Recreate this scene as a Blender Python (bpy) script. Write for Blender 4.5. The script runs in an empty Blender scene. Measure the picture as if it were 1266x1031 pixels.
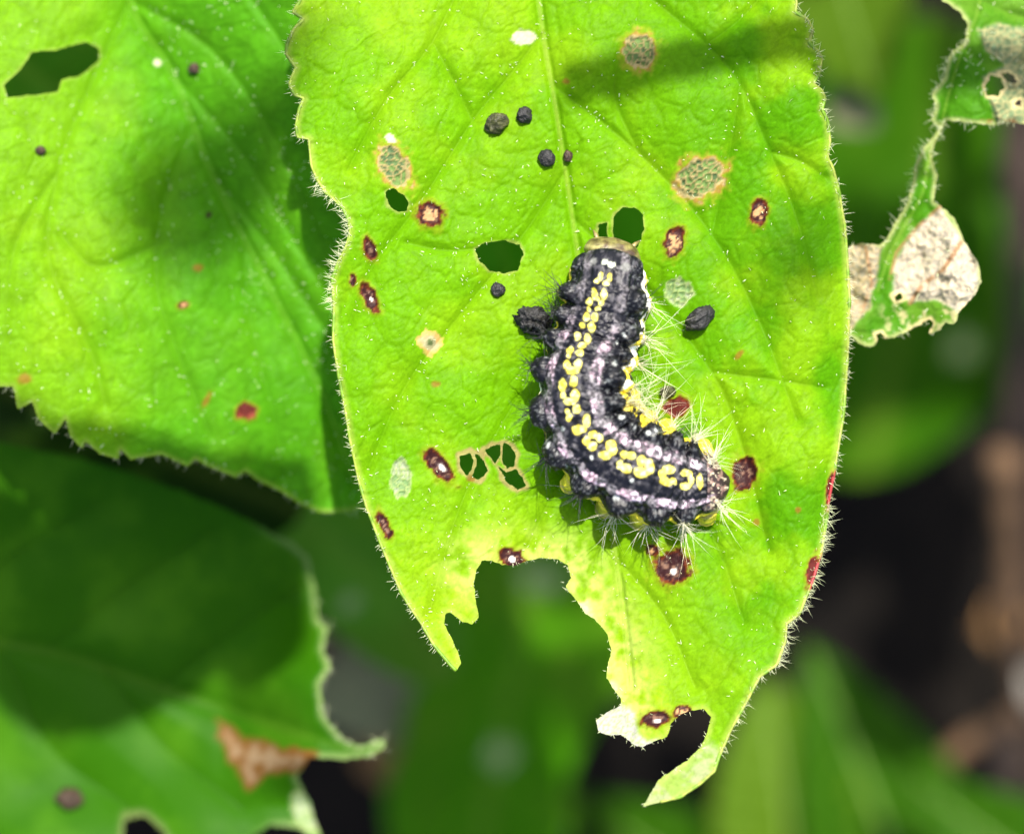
import bpy, math
import numpy as np

# ------------------------------------------------------------------ camera, light, exposure
# one unit is about six millimetres of the real place
H = 30.0                                   # camera height above the leaf that carries the caterpillar
SC = bpy.context.scene
SC.unit_settings.system = 'METRIC'
SC.unit_settings.scale_length = 0.006
COL = SC.collection
cam_d = bpy.data.cameras.new('camera')
cam = bpy.data.objects.new('camera', cam_d); COL.objects.link(cam)
cam.location = (0, 0, H)
cam.rotation_euler = (0, 0, 0)
cam_d.sensor_width = 36.0
cam_d.lens = 36.0 * H / 12.66
cam_d.clip_start = 0.1
cam_d.clip_end = 20000
cam_d.dof.use_dof = True
cam_d.dof.focus_distance = H - 0.42
cam_d.dof.aperture_fstop = cam_d.lens / 1000.0 / 1.22
cam_d.dof.aperture_blades = 0
SC.camera = cam

SUN_EL = math.radians(63)
SUN_AZ = (0.30, 0.954)
S = np.array([SUN_AZ[0] * math.cos(SUN_EL), SUN_AZ[1] * math.cos(SUN_EL), math.sin(SUN_EL)])
S /= np.linalg.norm(S)
world = bpy.data.worlds.new('World'); SC.world = world; world.use_nodes = True
wn = world.node_tree
bg = wn.nodes['Background']
sky = wn.nodes.new('ShaderNodeTexSky'); sky.sky_type = 'NISHITA'; sky.sun_disc = False; sky.dust_density = 3.0; sky.ozone_density = 0.4
sky.sun_elevation = SUN_EL; sky.sun_rotation = math.atan2(SUN_AZ[0], SUN_AZ[1])
wn.links.new(sky.outputs[0], bg.inputs[0]); bg.inputs[1].default_value = 0.12
sun_d = bpy.data.lights.new('sun', 'SUN'); sun_d.energy = 4.2; sun_d.angle = math.radians(0.55)
sun_d.color = (1.0, 0.95, 0.86)
sun = bpy.data.objects.new('sun', sun_d); COL.objects.link(sun)
from mathutils import Vector, Matrix
sun.rotation_euler = Vector(S).to_track_quat('Z', 'Y').to_euler()
sun.location = (6, 20, 40)
SC.view_settings.view_transform = 'Standard'
SC.view_settings.look = 'None'
SC.view_settings.gamma = 1.0
SC.view_settings.use_curve_mapping = False
SC.view_settings.exposure = 1.65
SC.cycles.use_denoising = True
SC.cycles.max_bounces = 6
SC.cycles.diffuse_bounces = 4
SC.cycles.glossy_bounces = 2
SC.cycles.transmission_bounces = 4
SC.cycles.transparent_max_bounces = 8

rng = np.random.default_rng(7)

# ------------------------------------------------------------------ helpers
def P(x, y, z):
    """photo pixel (1266 x 1031) at height z -> place in the scene"""
    x = np.asarray(x, float); y = np.asarray(y, float); z = np.asarray(z, float)
    k = (H - z) / H / 100.0
    x, y, z, k = np.broadcast_arrays(x, y, z, k)
    return np.stack([(x - 633.0) * k, (515.5 - y) * k, z], -1)

def smooth(a, b, x):
    t = np.clip((x - a) / (b - a), 0, 1)
    return t * t * (3 - 2 * t)

def hash2(ix, iy, seed):
    h = (ix.astype(np.int64) * 374761393 + iy.astype(np.int64) * 668265263 + seed * 1442695041) & 0xFFFFFFFF
    h = ((h ^ (h >> 13)) * 1274126177) & 0xFFFFFFFF
    h = ((h ^ (h >> 16)) * 2246822519) & 0xFFFFFFFF
    h = h ^ (h >> 15)
    return (h & 0xFFFFFF) / float(0xFFFFFF)

def vnoise(x, y, seed=0):
    ix = np.floor(x); iy = np.floor(y); fx = x - ix; fy = y - iy
    fx = fx * fx * (3 - 2 * fx); fy = fy * fy * (3 - 2 * fy)
    a = hash2(ix, iy, seed); b = hash2(ix + 1, iy, seed); c = hash2(ix, iy + 1, seed); d = hash2(ix + 1, iy + 1, seed)
    return (a * (1 - fx) + b * fx) * (1 - fy) + (c * (1 - fx) + d * fx) * fy

def fbm(x, y, seed=0, octv=4):
    x = np.asarray(x, float); y = np.asarray(y, float)
    s = 0; a = 0.5; n = 0
    for i in range(octv):
        s = s + a * vnoise(x, y, seed + i * 17); n += a
        x = x * 2.03 + 11.3; y = y * 2.03 + 5.7; a *= 0.5
    return s / n

def worley(x, y, seed=0):
    ix = np.floor(x); iy = np.floor(y)
    f1 = np.full(x.shape, 9.0); f2 = np.full(x.shape, 9.0); cid = np.zeros(x.shape)
    for i in (-1, 0, 1):
        for j in (-1, 0, 1):
            cx = ix + i; cy = iy + j
            d = np.hypot(cx + hash2(cx, cy, seed) - x, cy + hash2(cx, cy, seed + 5) - y)
            hid = hash2(cx, cy, seed + 9)
            cid = np.where(d < f1, hid, cid)
            f2 = np.where(d < f1, f1, np.minimum(f2, d)); f1 = np.minimum(f1, d)
    return f1, f2, cid

def seg_dist(px, py, poly, closed=False):
    poly = np.asarray(poly, float)
    q = np.roll(poly, -1, 0) if closed else poly[1:]
    p = poly if closed else poly[:-1]
    best = np.full(px.shape, 1e18)
    for (x0, y0), (x1, y1) in zip(p, q):
        dx, dy = x1 - x0, y1 - y0
        L = dx * dx + dy * dy
        if L < 1e-9: continue
        t = np.clip(((px - x0) * dx + (py - y0) * dy) / L, 0, 1)
        best = np.minimum(best, (px - x0 - t * dx) ** 2 + (py - y0 - t * dy) ** 2)
    return np.sqrt(best)

def inside(px, py, poly):
    poly = np.asarray(poly, float)
    r = np.zeros(px.shape, bool)
    for (x0, y0), (x1, y1) in zip(poly, np.roll(poly, -1, 0)):
        if y0 == y1: continue
        c = ((y0 > py) != (y1 > py)) & (px < (x1 - x0) * (py - y0) / (y1 - y0) + x0)
        r ^= c
    return r

def sdf(px, py, poly):
    d = seg_dist(px, py, poly, True)
    return np.where(inside(px, py, poly), d, -d)

def catmull(pts, per=8, closed=False):
    pts = np.asarray(pts, float); n = len(pts); out = []
    rngi = range(n) if closed else range(n - 1)
    for i in rngi:
        if closed:
            p0, p1, p2, p3 = pts[i - 1], pts[i], pts[(i + 1) % n], pts[(i + 2) % n]
        else:
            p1, p2 = pts[i], pts[i + 1]
            p0 = pts[i - 1] if i > 0 else 2 * p1 - p2
            p3 = pts[i + 2] if i + 2 < n else 2 * p2 - p1
        for t in np.linspace(0, 1, per, endpoint=False):
            out.append(0.5 * (2 * p1 + (p2 - p0) * t + (2 * p0 - 5 * p1 + 4 * p2 - p3) * t * t + (3 * p1 - p0 - 3 * p2 + p3) * t ** 3))
    if not closed: out.append(pts[-1])
    return np.array(out)

def resample(pts, n=None, step=None, closed=False):
    pts = np.asarray(pts, float)
    if closed: pts = np.vstack([pts, pts[:1]])
    d = np.r_[0, np.cumsum(np.linalg.norm(np.diff(pts, axis=0), axis=1))]
    if n is None: n = max(3, int(d[-1] / step))
    t = np.linspace(0, d[-1], n, endpoint=not closed)
    return np.stack([np.interp(t, d, pts[:, k]) for k in range(pts.shape[1])], -1)

def mesh_obj(name, V, F, mat, parent=None, loc=None, cols=None, floats=None, normals=None, smoothed=True):
    V = np.asarray(V, np.float32)
    me = bpy.data.meshes.new(name)
    F = np.asarray(F, np.int32); nf, k = F.shape
    me.vertices.add(len(V)); me.vertices.foreach_set('co', V.ravel())
    me.loops.add(nf * k); me.loops.foreach_set('vertex_index', F.ravel())
    me.polygons.add(nf); me.polygons.foreach_set('loop_start', np.arange(0, nf * k, k, dtype=np.int32))
    me.update(calc_edges=True)
    me.polygons.foreach_set('use_smooth', np.full(nf, smoothed))
    if cols is not None:
        a = me.color_attributes.new('pigment', 'FLOAT_COLOR', 'POINT')
        c4 = np.ones((len(V), 4), np.float32); c4[:, :3] = cols
        a.data.foreach_set('color', c4.ravel())
    for nm, arr in (floats or {}).items():
        a = me.attributes.new(nm, 'FLOAT', 'POINT'); a.data.foreach_set('value', np.asarray(arr, np.float32))
    if normals is not None:
        me.normals_split_custom_set_from_vertices([tuple(v) for v in normals.tolist()])
    me.materials.append(mat)
    o = bpy.data.objects.new(name, me); COL.objects.link(o)
    if parent is not None: o.parent = parent
    if loc is not None: o.location = loc
    return o

def empty(name, loc, label=None, cat=None, group=None, kind=None):
    o = bpy.data.objects.new(name, None); COL.objects.link(o); o.location = [float(v) for v in loc]
    o.empty_display_size = 0.2
    tag(o, label, cat, group, kind); return o

def tag(o, label=None, cat=None, group=None, kind=None):
    if label: o['label'] = label
    if cat: o['category'] = cat
    if group: o['group'] = group
    if kind: o['kind'] = kind
    return o

def tube(pts, rad, n=6):
    """closed tapering tube along a 3-D polyline"""
    pts = np.asarray(pts, float); m = len(pts)
    rad = np.broadcast_to(np.asarray(rad, float), (m,))
    T = np.gradient(pts, axis=0); T /= np.linalg.norm(T, axis=1)[:, None] + 1e-12
    ref = np.where(np.abs(T[:, 2:3]) > 0.9, np.array([[1.0, 0, 0]]), np.array([[0, 0, 1.0]]))
    A = np.cross(T, ref); A /= np.linalg.norm(A, axis=1)[:, None] + 1e-12
    B = np.cross(A, T)
    th = np.linspace(0, 2 * np.pi, n, endpoint=False)
    V = pts[:, None] + rad[:, None, None] * (np.cos(th)[None, :, None] * A[:, None] + np.sin(th)[None, :, None] * B[:, None])
    V = V.reshape(-1, 3)
    i = np.arange(m - 1)[:, None] * n; j = np.arange(n)[None]; j2 = (j + 1) % n
    a, b, c, d = i + j, i + j2, i + n + j2, i + n + j
    F = np.concatenate([np.stack([a, b, c], -1).reshape(-1, 3), np.stack([a, c, d], -1).reshape(-1, 3)])
    V = np.vstack([V, pts[:1], pts[-1:]])
    q = np.arange(n); e0 = np.stack([(q + 1) % n, q, np.full(n, m * n)], -1)
    e1 = np.stack([(m - 1) * n + q, (m - 1) * n + (q + 1) % n, np.full(n, m * n + 1)], -1)
    return V, np.concatenate([F, e0, e1])

def hairs(base, direc, length, rad, bend=None):
    """many tapering three-sided hairs joined in one mesh"""
    base = np.asarray(base, float); N = len(base)
    d = direc / (np.linalg.norm(direc, axis=1)[:, None] + 1e-12)
    length = np.broadcast_to(length, (N,)); rad = np.broadcast_to(rad, (N,))
    if bend is None: bend = np.zeros((N, 3))
    ref = np.where(np.abs(d[:, 2:3]) > 0.8, np.array([[1.0, 0, 0]]), np.array([[0, 0, 1.0]]))
    A = np.cross(d, ref); A /= np.linalg.norm(A, axis=1)[:, None] + 1e-12; B = np.cross(A, d)
    rings = []
    for t, r in ((0, 1.0), (0.4, 0.8), (0.75, 0.5)):
        c = base + d * (length * t)[:, None] + bend * (length * t * t)[:, None]
        for k in range(3):
            a = 2 * np.pi * k / 3
            rings.append(c + (math.cos(a) * A + math.sin(a) * B) * (rad * r)[:, None])
    rings.append(base + d * length[:, None] + bend * length[:, None])
    V = np.stack(rings, 1)
    f = []
    for r in range(2):
        for k in range(3):
            a, b = r * 3 + k, r * 3 + (k + 1) % 3
            f += [(a, b, b + 3), (a, b + 3, a + 3)]
    for k in range(3): f.append((6 + k, 6 + (k + 1) % 3, 9))
    F = (np.array(f)[None] + 10 * np.arange(N)[:, None, None]).reshape(-1, 3)
    return V.reshape(-1, 3), F

# ------------------------------------------------------------------ materials
def new_mat(name):
    m = bpy.data.materials.new(name); m.use_nodes = True
    t = m.node_tree; t.nodes.clear()
    out = t.nodes.new('ShaderNodeOutputMaterial')
    return m, t, out

def leaf_mat(name, bump=0.12, rough=0.46, tint=(1.1, 1.3, 0.25), spec=0.04, color=None, trans=None):
    m, t, out = new_mat(name); N, L = t.nodes.new, t.links.new
    tc = N('ShaderNodeTexCoord')
    if color is None:
        at = N('ShaderNodeAttribute'); at.attribute_name = 'pigment'; csock = at.outputs['Color']
    else:
        rgb = N('ShaderNodeRGB'); rgb.outputs[0].default_value = (*color, 1); csock = rgb.outputs[0]
    no = N('ShaderNodeTexNoise'); no.inputs['Scale'].default_value = 24; no.inputs['Detail'].default_value = 2; no.inputs['Roughness'].default_value = 0.7
    L(tc.outputs['Object'], no.inputs['Vector'])
    rmp = N('ShaderNodeMapRange'); rmp.inputs[1].default_value = 0.3; rmp.inputs[2].default_value = 0.7; rmp.inputs[3].default_value = 0.90; rmp.inputs[4].default_value = 1.10
    L(no.outputs['Fac'], rmp.inputs[0])
    mc = N('ShaderNodeVectorMath'); mc.operation = 'SCALE'; L(csock, mc.inputs[0]); L(rmp.outputs[0], mc.inputs['Scale'])
    pr = N('ShaderNodeBsdfPrincipled'); pr.inputs['Roughness'].default_value = rough
    pr.inputs['Specular IOR Level'].default_value = spec
    if bump > 0:
        bp = N('ShaderNodeBump'); bp.inputs['Strength'].default_value = bump; bp.inputs['Distance'].default_value = 0.03
        L(no.outputs['Fac'], bp.inputs['Height']); L(bp.outputs[0], pr.inputs['Normal'])
    L(mc.outputs[0], pr.inputs['Base Color'])
    tr = N('ShaderNodeBsdfTranslucent')
    tm = N('ShaderNodeVectorMath'); tm.operation = 'MULTIPLY'; tm.inputs[1].default_value = tint
    L(mc.outputs[0], tm.inputs[0]); L(tm.outputs[0], tr.inputs['Color'])
    mx = N('ShaderNodeMixShader')
    if trans is None:
        ta = N('ShaderNodeAttribute'); ta.attribute_name = 'thin'; L(ta.outputs['Fac'], mx.inputs[0])
    else: mx.inputs[0].default_value = trans
    L(pr.outputs[0], mx.inputs[1]); L(tr.outputs[0], mx.inputs[2]); L(mx.outputs[0], out.inputs[0])
    return m

def plain_mat(name, color, rough=0.6, spec=0.4, vary=0.35, scale=4.0, bump=0.3, attr=False, trans=0.0, bdist=0.03):
    m, t, out = new_mat(name); N, L = t.nodes.new, t.links.new
    tc = N('ShaderNodeTexCoord')
    no = N('ShaderNodeTexNoise'); no.inputs['Scale'].default_value = scale; no.inputs['Detail'].default_value = 3; no.inputs['Roughness'].default_value = 0.65
    L(tc.outputs['Object'], no.inputs['Vector'])
    mr = N('ShaderNodeMapRange'); mr.inputs[1].default_value = 0.3; mr.inputs[2].default_value = 0.7; mr.inputs[3].default_value = 1 - vary; mr.inputs[4].default_value = 1 + vary
    L(no.outputs['Fac'], mr.inputs[0])
    if attr:
        at = N('ShaderNodeAttribute'); at.attribute_name = 'pigment'; cs = at.outputs['Color']
    else:
        rgb = N('ShaderNodeRGB'); rgb.outputs[0].default_value = (*color, 1); cs = rgb.outputs[0]
    mc = N('ShaderNodeVectorMath'); mc.operation = 'SCALE'; L(cs, mc.inputs[0]); L(mr.outputs[0], mc.inputs['Scale'])
    pr = N('ShaderNodeBsdfPrincipled'); pr.inputs['Roughness'].default_value = rough; pr.inputs['Specular IOR Level'].default_value = spec
    L(mc.outputs[0], pr.inputs['Base Color'])
    if bump > 0:
        bp = N('ShaderNodeBump'); bp.inputs['Strength'].default_value = bump; bp.inputs['Distance'].default_value = bdist
        L(no.outputs['Fac'], bp.inputs['Height']); L(bp.outputs[0], pr.inputs['Normal'])
    if trans > 0:
        tr = N('ShaderNodeBsdfTranslucent'); L(mc.outputs[0], tr.inputs['Color'])
        mx = N('ShaderNodeMixShader'); mx.inputs[0].default_value = trans
        L(pr.outputs[0], mx.inputs[1]); L(tr.outputs[0], mx.inputs[2]); L(mx.outputs[0], out.inputs[0])
    else: L(pr.outputs[0], out.inputs[0])
    return m

M_LEAF = leaf_mat('leaf_blade')
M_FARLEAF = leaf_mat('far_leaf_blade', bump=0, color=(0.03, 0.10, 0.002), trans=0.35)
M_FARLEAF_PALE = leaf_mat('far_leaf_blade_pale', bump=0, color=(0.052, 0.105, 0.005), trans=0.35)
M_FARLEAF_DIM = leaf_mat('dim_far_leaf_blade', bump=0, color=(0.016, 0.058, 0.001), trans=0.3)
M_RIB = plain_mat('far_leaf_rib', (0.12, 0.2, 0.03), 0.5, vary=0.15)
M_MARGIN = plain_mat('leaf_margin', (0.28, 0.36, 0.07), 0.5, vary=0.35, scale=9, attr=True, trans=0.35)
M_FUZZ = plain_mat('leaf_hair', (0.66, 0.70, 0.42), 0.35, 0.5, vary=0.1, bump=0, trans=0.35)
M_STALK = plain_mat('leaf_stalk', (0.14, 0.22, 0.03), 0.5, vary=0.3, scale=6)
M_SOIL = plain_mat('soil', (0.0030, 0.0022, 0.0015), 0.95, 0.1, vary=0.7, scale=0.5, bump=0, bdist=0.6)
M_TWIG = plain_mat('twig_bark', (0.07, 0.04, 0.02), 0.8, 0.2, vary=0.5, scale=2.0, bump=0, bdist=0.1)
M_DARKTWIG = plain_mat('dark_bark', (0.03, 0.02, 0.015), 0.85, 0.2, vary=0.5, scale=2.0, bump=0, bdist=0.1)
M_DRY = plain_mat('dry_leaf', (0.16, 0.085, 0.03), 0.8, 0.2, vary=0.5, scale=2.0, bump=0, bdist=0.1, trans=0.2)
M_DRYGREY = plain_mat('grey_dry_leaf', (0.10, 0.105, 0.05), 0.8, 0.2, vary=0.5, scale=2.0, bump=0, bdist=0.1, trans=0.2)
M_STONE = plain_mat('stone', (0.16, 0.15, 0.13), 0.8, 0.3, vary=0.4, scale=3.0, bump=0, bdist=0.1)
M_BODY = plain_mat('caterpillar_skin', (0, 0, 0), 0.42, 0.2, vary=0.35, scale=14, bump=0.35, attr=True, bdist=0.03)
M_HEAD = plain_mat('caterpillar_head', (0, 0, 0), 0.4, 0.5, vary=0.4, scale=12, bump=0.4, attr=True, bdist=0.03)
M_BLACKHAIR = plain_mat('black_bristle', (0.01, 0.01, 0.012), 0.4, 0.5, vary=0.1, bump=0)
M_PALEHAIR = plain_mat('pale_bristle', (0.72, 0.7, 0.5), 0.35, 0.5, vary=0.1, bump=0, trans=0.3)
M_FRASS = plain_mat('frass', (0.010, 0.0095, 0.009), 0.6, 0.4, vary=0.7, scale=14, bump=1.0, bdist=0.05)
M_FRASSGREEN = plain_mat('greenish_frass', (0.028, 0.03, 0.006), 0.6, 0.4, vary=0.8, scale=10, bump=1.0, bdist=0.05)
M_FRASSBROWN = plain_mat('brown_frass', (0.028, 0.014, 0.006), 0.6, 0.4, vary=0.7, scale=14, bump=1.0, bdist=0.05)

# ------------------------------------------------------------------ leaf engine
def clip_grid(outline, holes, step, rough=1.2, seed=1):
    """triangles of a regular grid cut exactly along the outline and the holes (pixel coordinates)"""
    o = np.asarray(outline, float)
    x0, y0 = o.min(0) - 2 * step; x1, y1 = o.max(0) + 2 * step
    xs = np.arange(x0, x1 + step, step); ys = np.arange(y0, y1 + step, step)
    X, Y = np.meshgrid(xs, ys); X, Y = X.ravel(), Y.ravel()
    wob = (fbm(X / 4.5, Y / 4.5, seed, 3) - 0.5) * 2.6 * rough
    d = sdf(X, Y, outline) + wob * 0.7
    hd = np.full(X.shape, 1e6)
    for h in holes: hd = np.minimum(hd, -sdf(X, Y, h) + wob)
    d = np.minimum(d, hd)
    nx = len(xs); ny = len(ys)
    i = (np.arange(ny - 1)[:, None] * nx + np.arange(nx - 1)[None]).ravel()
    T = np.concatenate([np.stack([i, i + nx, i + 1], -1), np.stack([i + 1, i + nx, i + nx + 1], -1)])
    ins = d > 0
    cnt = ins[T].sum(1)
    keep = T[cnt == 3]
    V = np.stack([X, Y], -1)
    extra = []; cut = {}; base = len(V)
    def cross(a, b):
        k = (a, b) if a < b else (b, a)
        if k not in cut:
            t = d[a] / (d[a] - d[b]); t = min(max(t, 0.02), 0.98)
            cut[k] = base + len(extra); extra.append(V[a] + (V[b] - V[a]) * t)
        return cut[k]
    new = []
    for t in T[(cnt == 1) | (cnt == 2)].tolist():
        q = []
        for k in range(3):
            a, b = t[k], t[(k + 1) % 3]
            if ins[a]: q.append(a)
            if ins[a] != ins[b]: q.append(cross(a, b))
        for k in range(1, len(q) - 1): new.append((q[0], q[k], q[k + 1]))
    F = np.concatenate([keep, np.array(new, int).reshape(-1, 3)])
    V = np.vstack([V, np.array(extra).reshape(-1, 2)])
    used = np.unique(F); re = np.full(len(V), -1); re[used] = np.arange(len(used))
    return V[used], re[F]

def ell(x, y, s, warp=0.3):
    a = math.radians(s[4]); dx, dy = x - s[0], y - s[1]
    u = (dx * math.cos(a) + dy * math.sin(a)) / s[2]; v = (-dx * math.sin(a) + dy * math.cos(a)) / s[3]
    e = np.hypot(u, v)
    return e * (1 + warp * 2 * (fbm(x / 7.0, y / 7.0, int(s[0]), 2) - 0.5)), u, v

def mixc(c, col, f):
    f = np.clip(f, 0, 1)[:, None]
    return c * (1 - f) + np.asarray(col)[None] * f

def apply_spots(x, y, c, thin, dz, spots):
    for s in spots:
        m = (np.abs(x - s[0]) < 2.3 * max(s[2], s[3])) & (np.abs(y - s[1]) < 2.3 * max(s[2], s[3]))
        if not m.any(): continue
        xx, yy = x[m], y[m]; e, u, v = ell(xx, yy, s); cc = c[m]; tt = thin[m]; zz = dz[m]
        k = s[5]; n = fbm(xx / 4.5, yy / 4.5, int(s[1]), 3)
        if k == 'brown' or k == 'ring' or k == 'red':
            cc = mixc(cc, (0.20, 0.24, 0.01), 0.6 * smooth(1.7, 1.1, e))
            rim = (0.085, 0.020, 0.008) if k != 'red' else (0.13, 0.025, 0.015)
            cc = mixc(cc, rim, smooth(1.2, 0.98, e + 0.35 * (n - 0.5)))
            dark = np.array((0.020, 0.0065, 0.007)) if k != 'red' else np.array((0.06, 0.012, 0.010))
            cc = mixc(cc, dark, smooth(0.98, 0.75, e + 0.8 * (n - 0.5)))
            if k == 'brown':
                ew = {543: 0.30, 632: 0.34, 831: 0.26, 810: 0.3, 457: 0.16}.get(s[0], 0.0)
                e2 = np.hypot(u - 0.10, v - 0.2)
                cc = mixc(cc, (0.16, 0.09, 0.06), 0.7 * smooth(0.55, 0.7, n) * smooth(0.8, 0.5, e))
                if ew > 0: cc = mixc(cc, (0.62, 0.55, 0.5), smooth(ew, ew * 0.5, e2 + 0.25 * (n - 0.5)))
            if k == 'ring':
                cc = mixc(cc, (0.30, 0.17, 0.075), smooth(0.62, 0.42, e + 0.9 * (n - 0.5)))
                cc = mixc(cc, (0.03, 0.01, 0.01), smooth(0.30, 0.2, np.abs(e - 0.45)) * smooth(0.52, 0.62, n))
            tt = np.where(e < 1, 0.1, tt)
            zz = zz - 0.02 * smooth(1.1, 0.8, e) + 0.02 * smooth(1.3, 1.1, e) * smooth(0.9, 1.05, e)
        elif k in ('window', 'greywindow'):
            f1, f2, cid = worley(xx / 7.5, yy / 7.5, int(s[0]))
            if k == 'window':
                cc = mixc(cc, (0.26, 0.28, 0.02), 0.7 * smooth(1.6, 1.1, e))
                cc = mixc(cc, (0.30, 0.16, 0.04), 0.85 * smooth(1.20, 1.05, e + 0.4 * (n - 0.5)))
                cc = mixc(cc, (0.36, 0.29, 0.13), smooth(1.08, 0.98, e))
                cell = mixc(np.tile(np.array([[0.17, 0.27, 0.08]]), (len(xx), 1)), (0.10, 0.16, 0.07), smooth(0.55, 0.8, cid))
            else:
                cell = mixc(np.tile(np.array([[0.2, 0.32, 0.13]]), (len(xx), 1)), (0.36, 0.42, 0.27), smooth(0.45, 0.6, cid))
                cc = mixc(cc, (0.3, 0.38, 0.15), smooth(1.12, 0.95, e))
            f = smooth(0.10, 0.24, f2 - f1) * smooth(0.95, 0.82, e)
            cc = cc * (1 - f[:, None]) + cell * f[:, None]
            zz = zz - 0.035 * f - 0.01 * smooth(1.1, 0.9, e)
            tt = np.where(e < 0.95, 0.55, tt)
        elif k == 'pale':
            cc = mixc(cc, (0.34, 0.35, 0.22), smooth(1.1, 0.85, e + 0.5 * (n - 0.5)))
            cc = mixc(cc, (0.3, 0.34, 0.24), smooth(0.62, 0.75, n) * smooth(0.7, 0.4, e))
            tt = np.where(e < 1, 0.2, tt)
        elif k == 'tan':
            cc = mixc(cc, (0.5, 0.3, 0.1), smooth(1.15, 0.9, e + 0.6 * (n - 0.5)))
            cc = mixc(cc, (0.34, 0.31, 0.17), smooth(0.8, 0.6, e + 0.6 * (n - 0.5)))
            cc = mixc(cc, (0.1, 0.13, 0.05), smooth(0.33, 0.2, e + 0.4 * (n - 0.5)))
        elif k == 'orange':
            cc = mixc(cc, (0.20, 0.10, 0.015), 0.8 * smooth(1.2, 0.5, e + 0.5 * (n - 0.5)))
        elif k == 'dot':
            cc = mixc(cc, (0.03, 0.03, 0.012), smooth(1.1, 0.8, e))
        c[m] = cc; thin[m] = tt; dz[m] = zz
    return c, thin, dz

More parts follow.
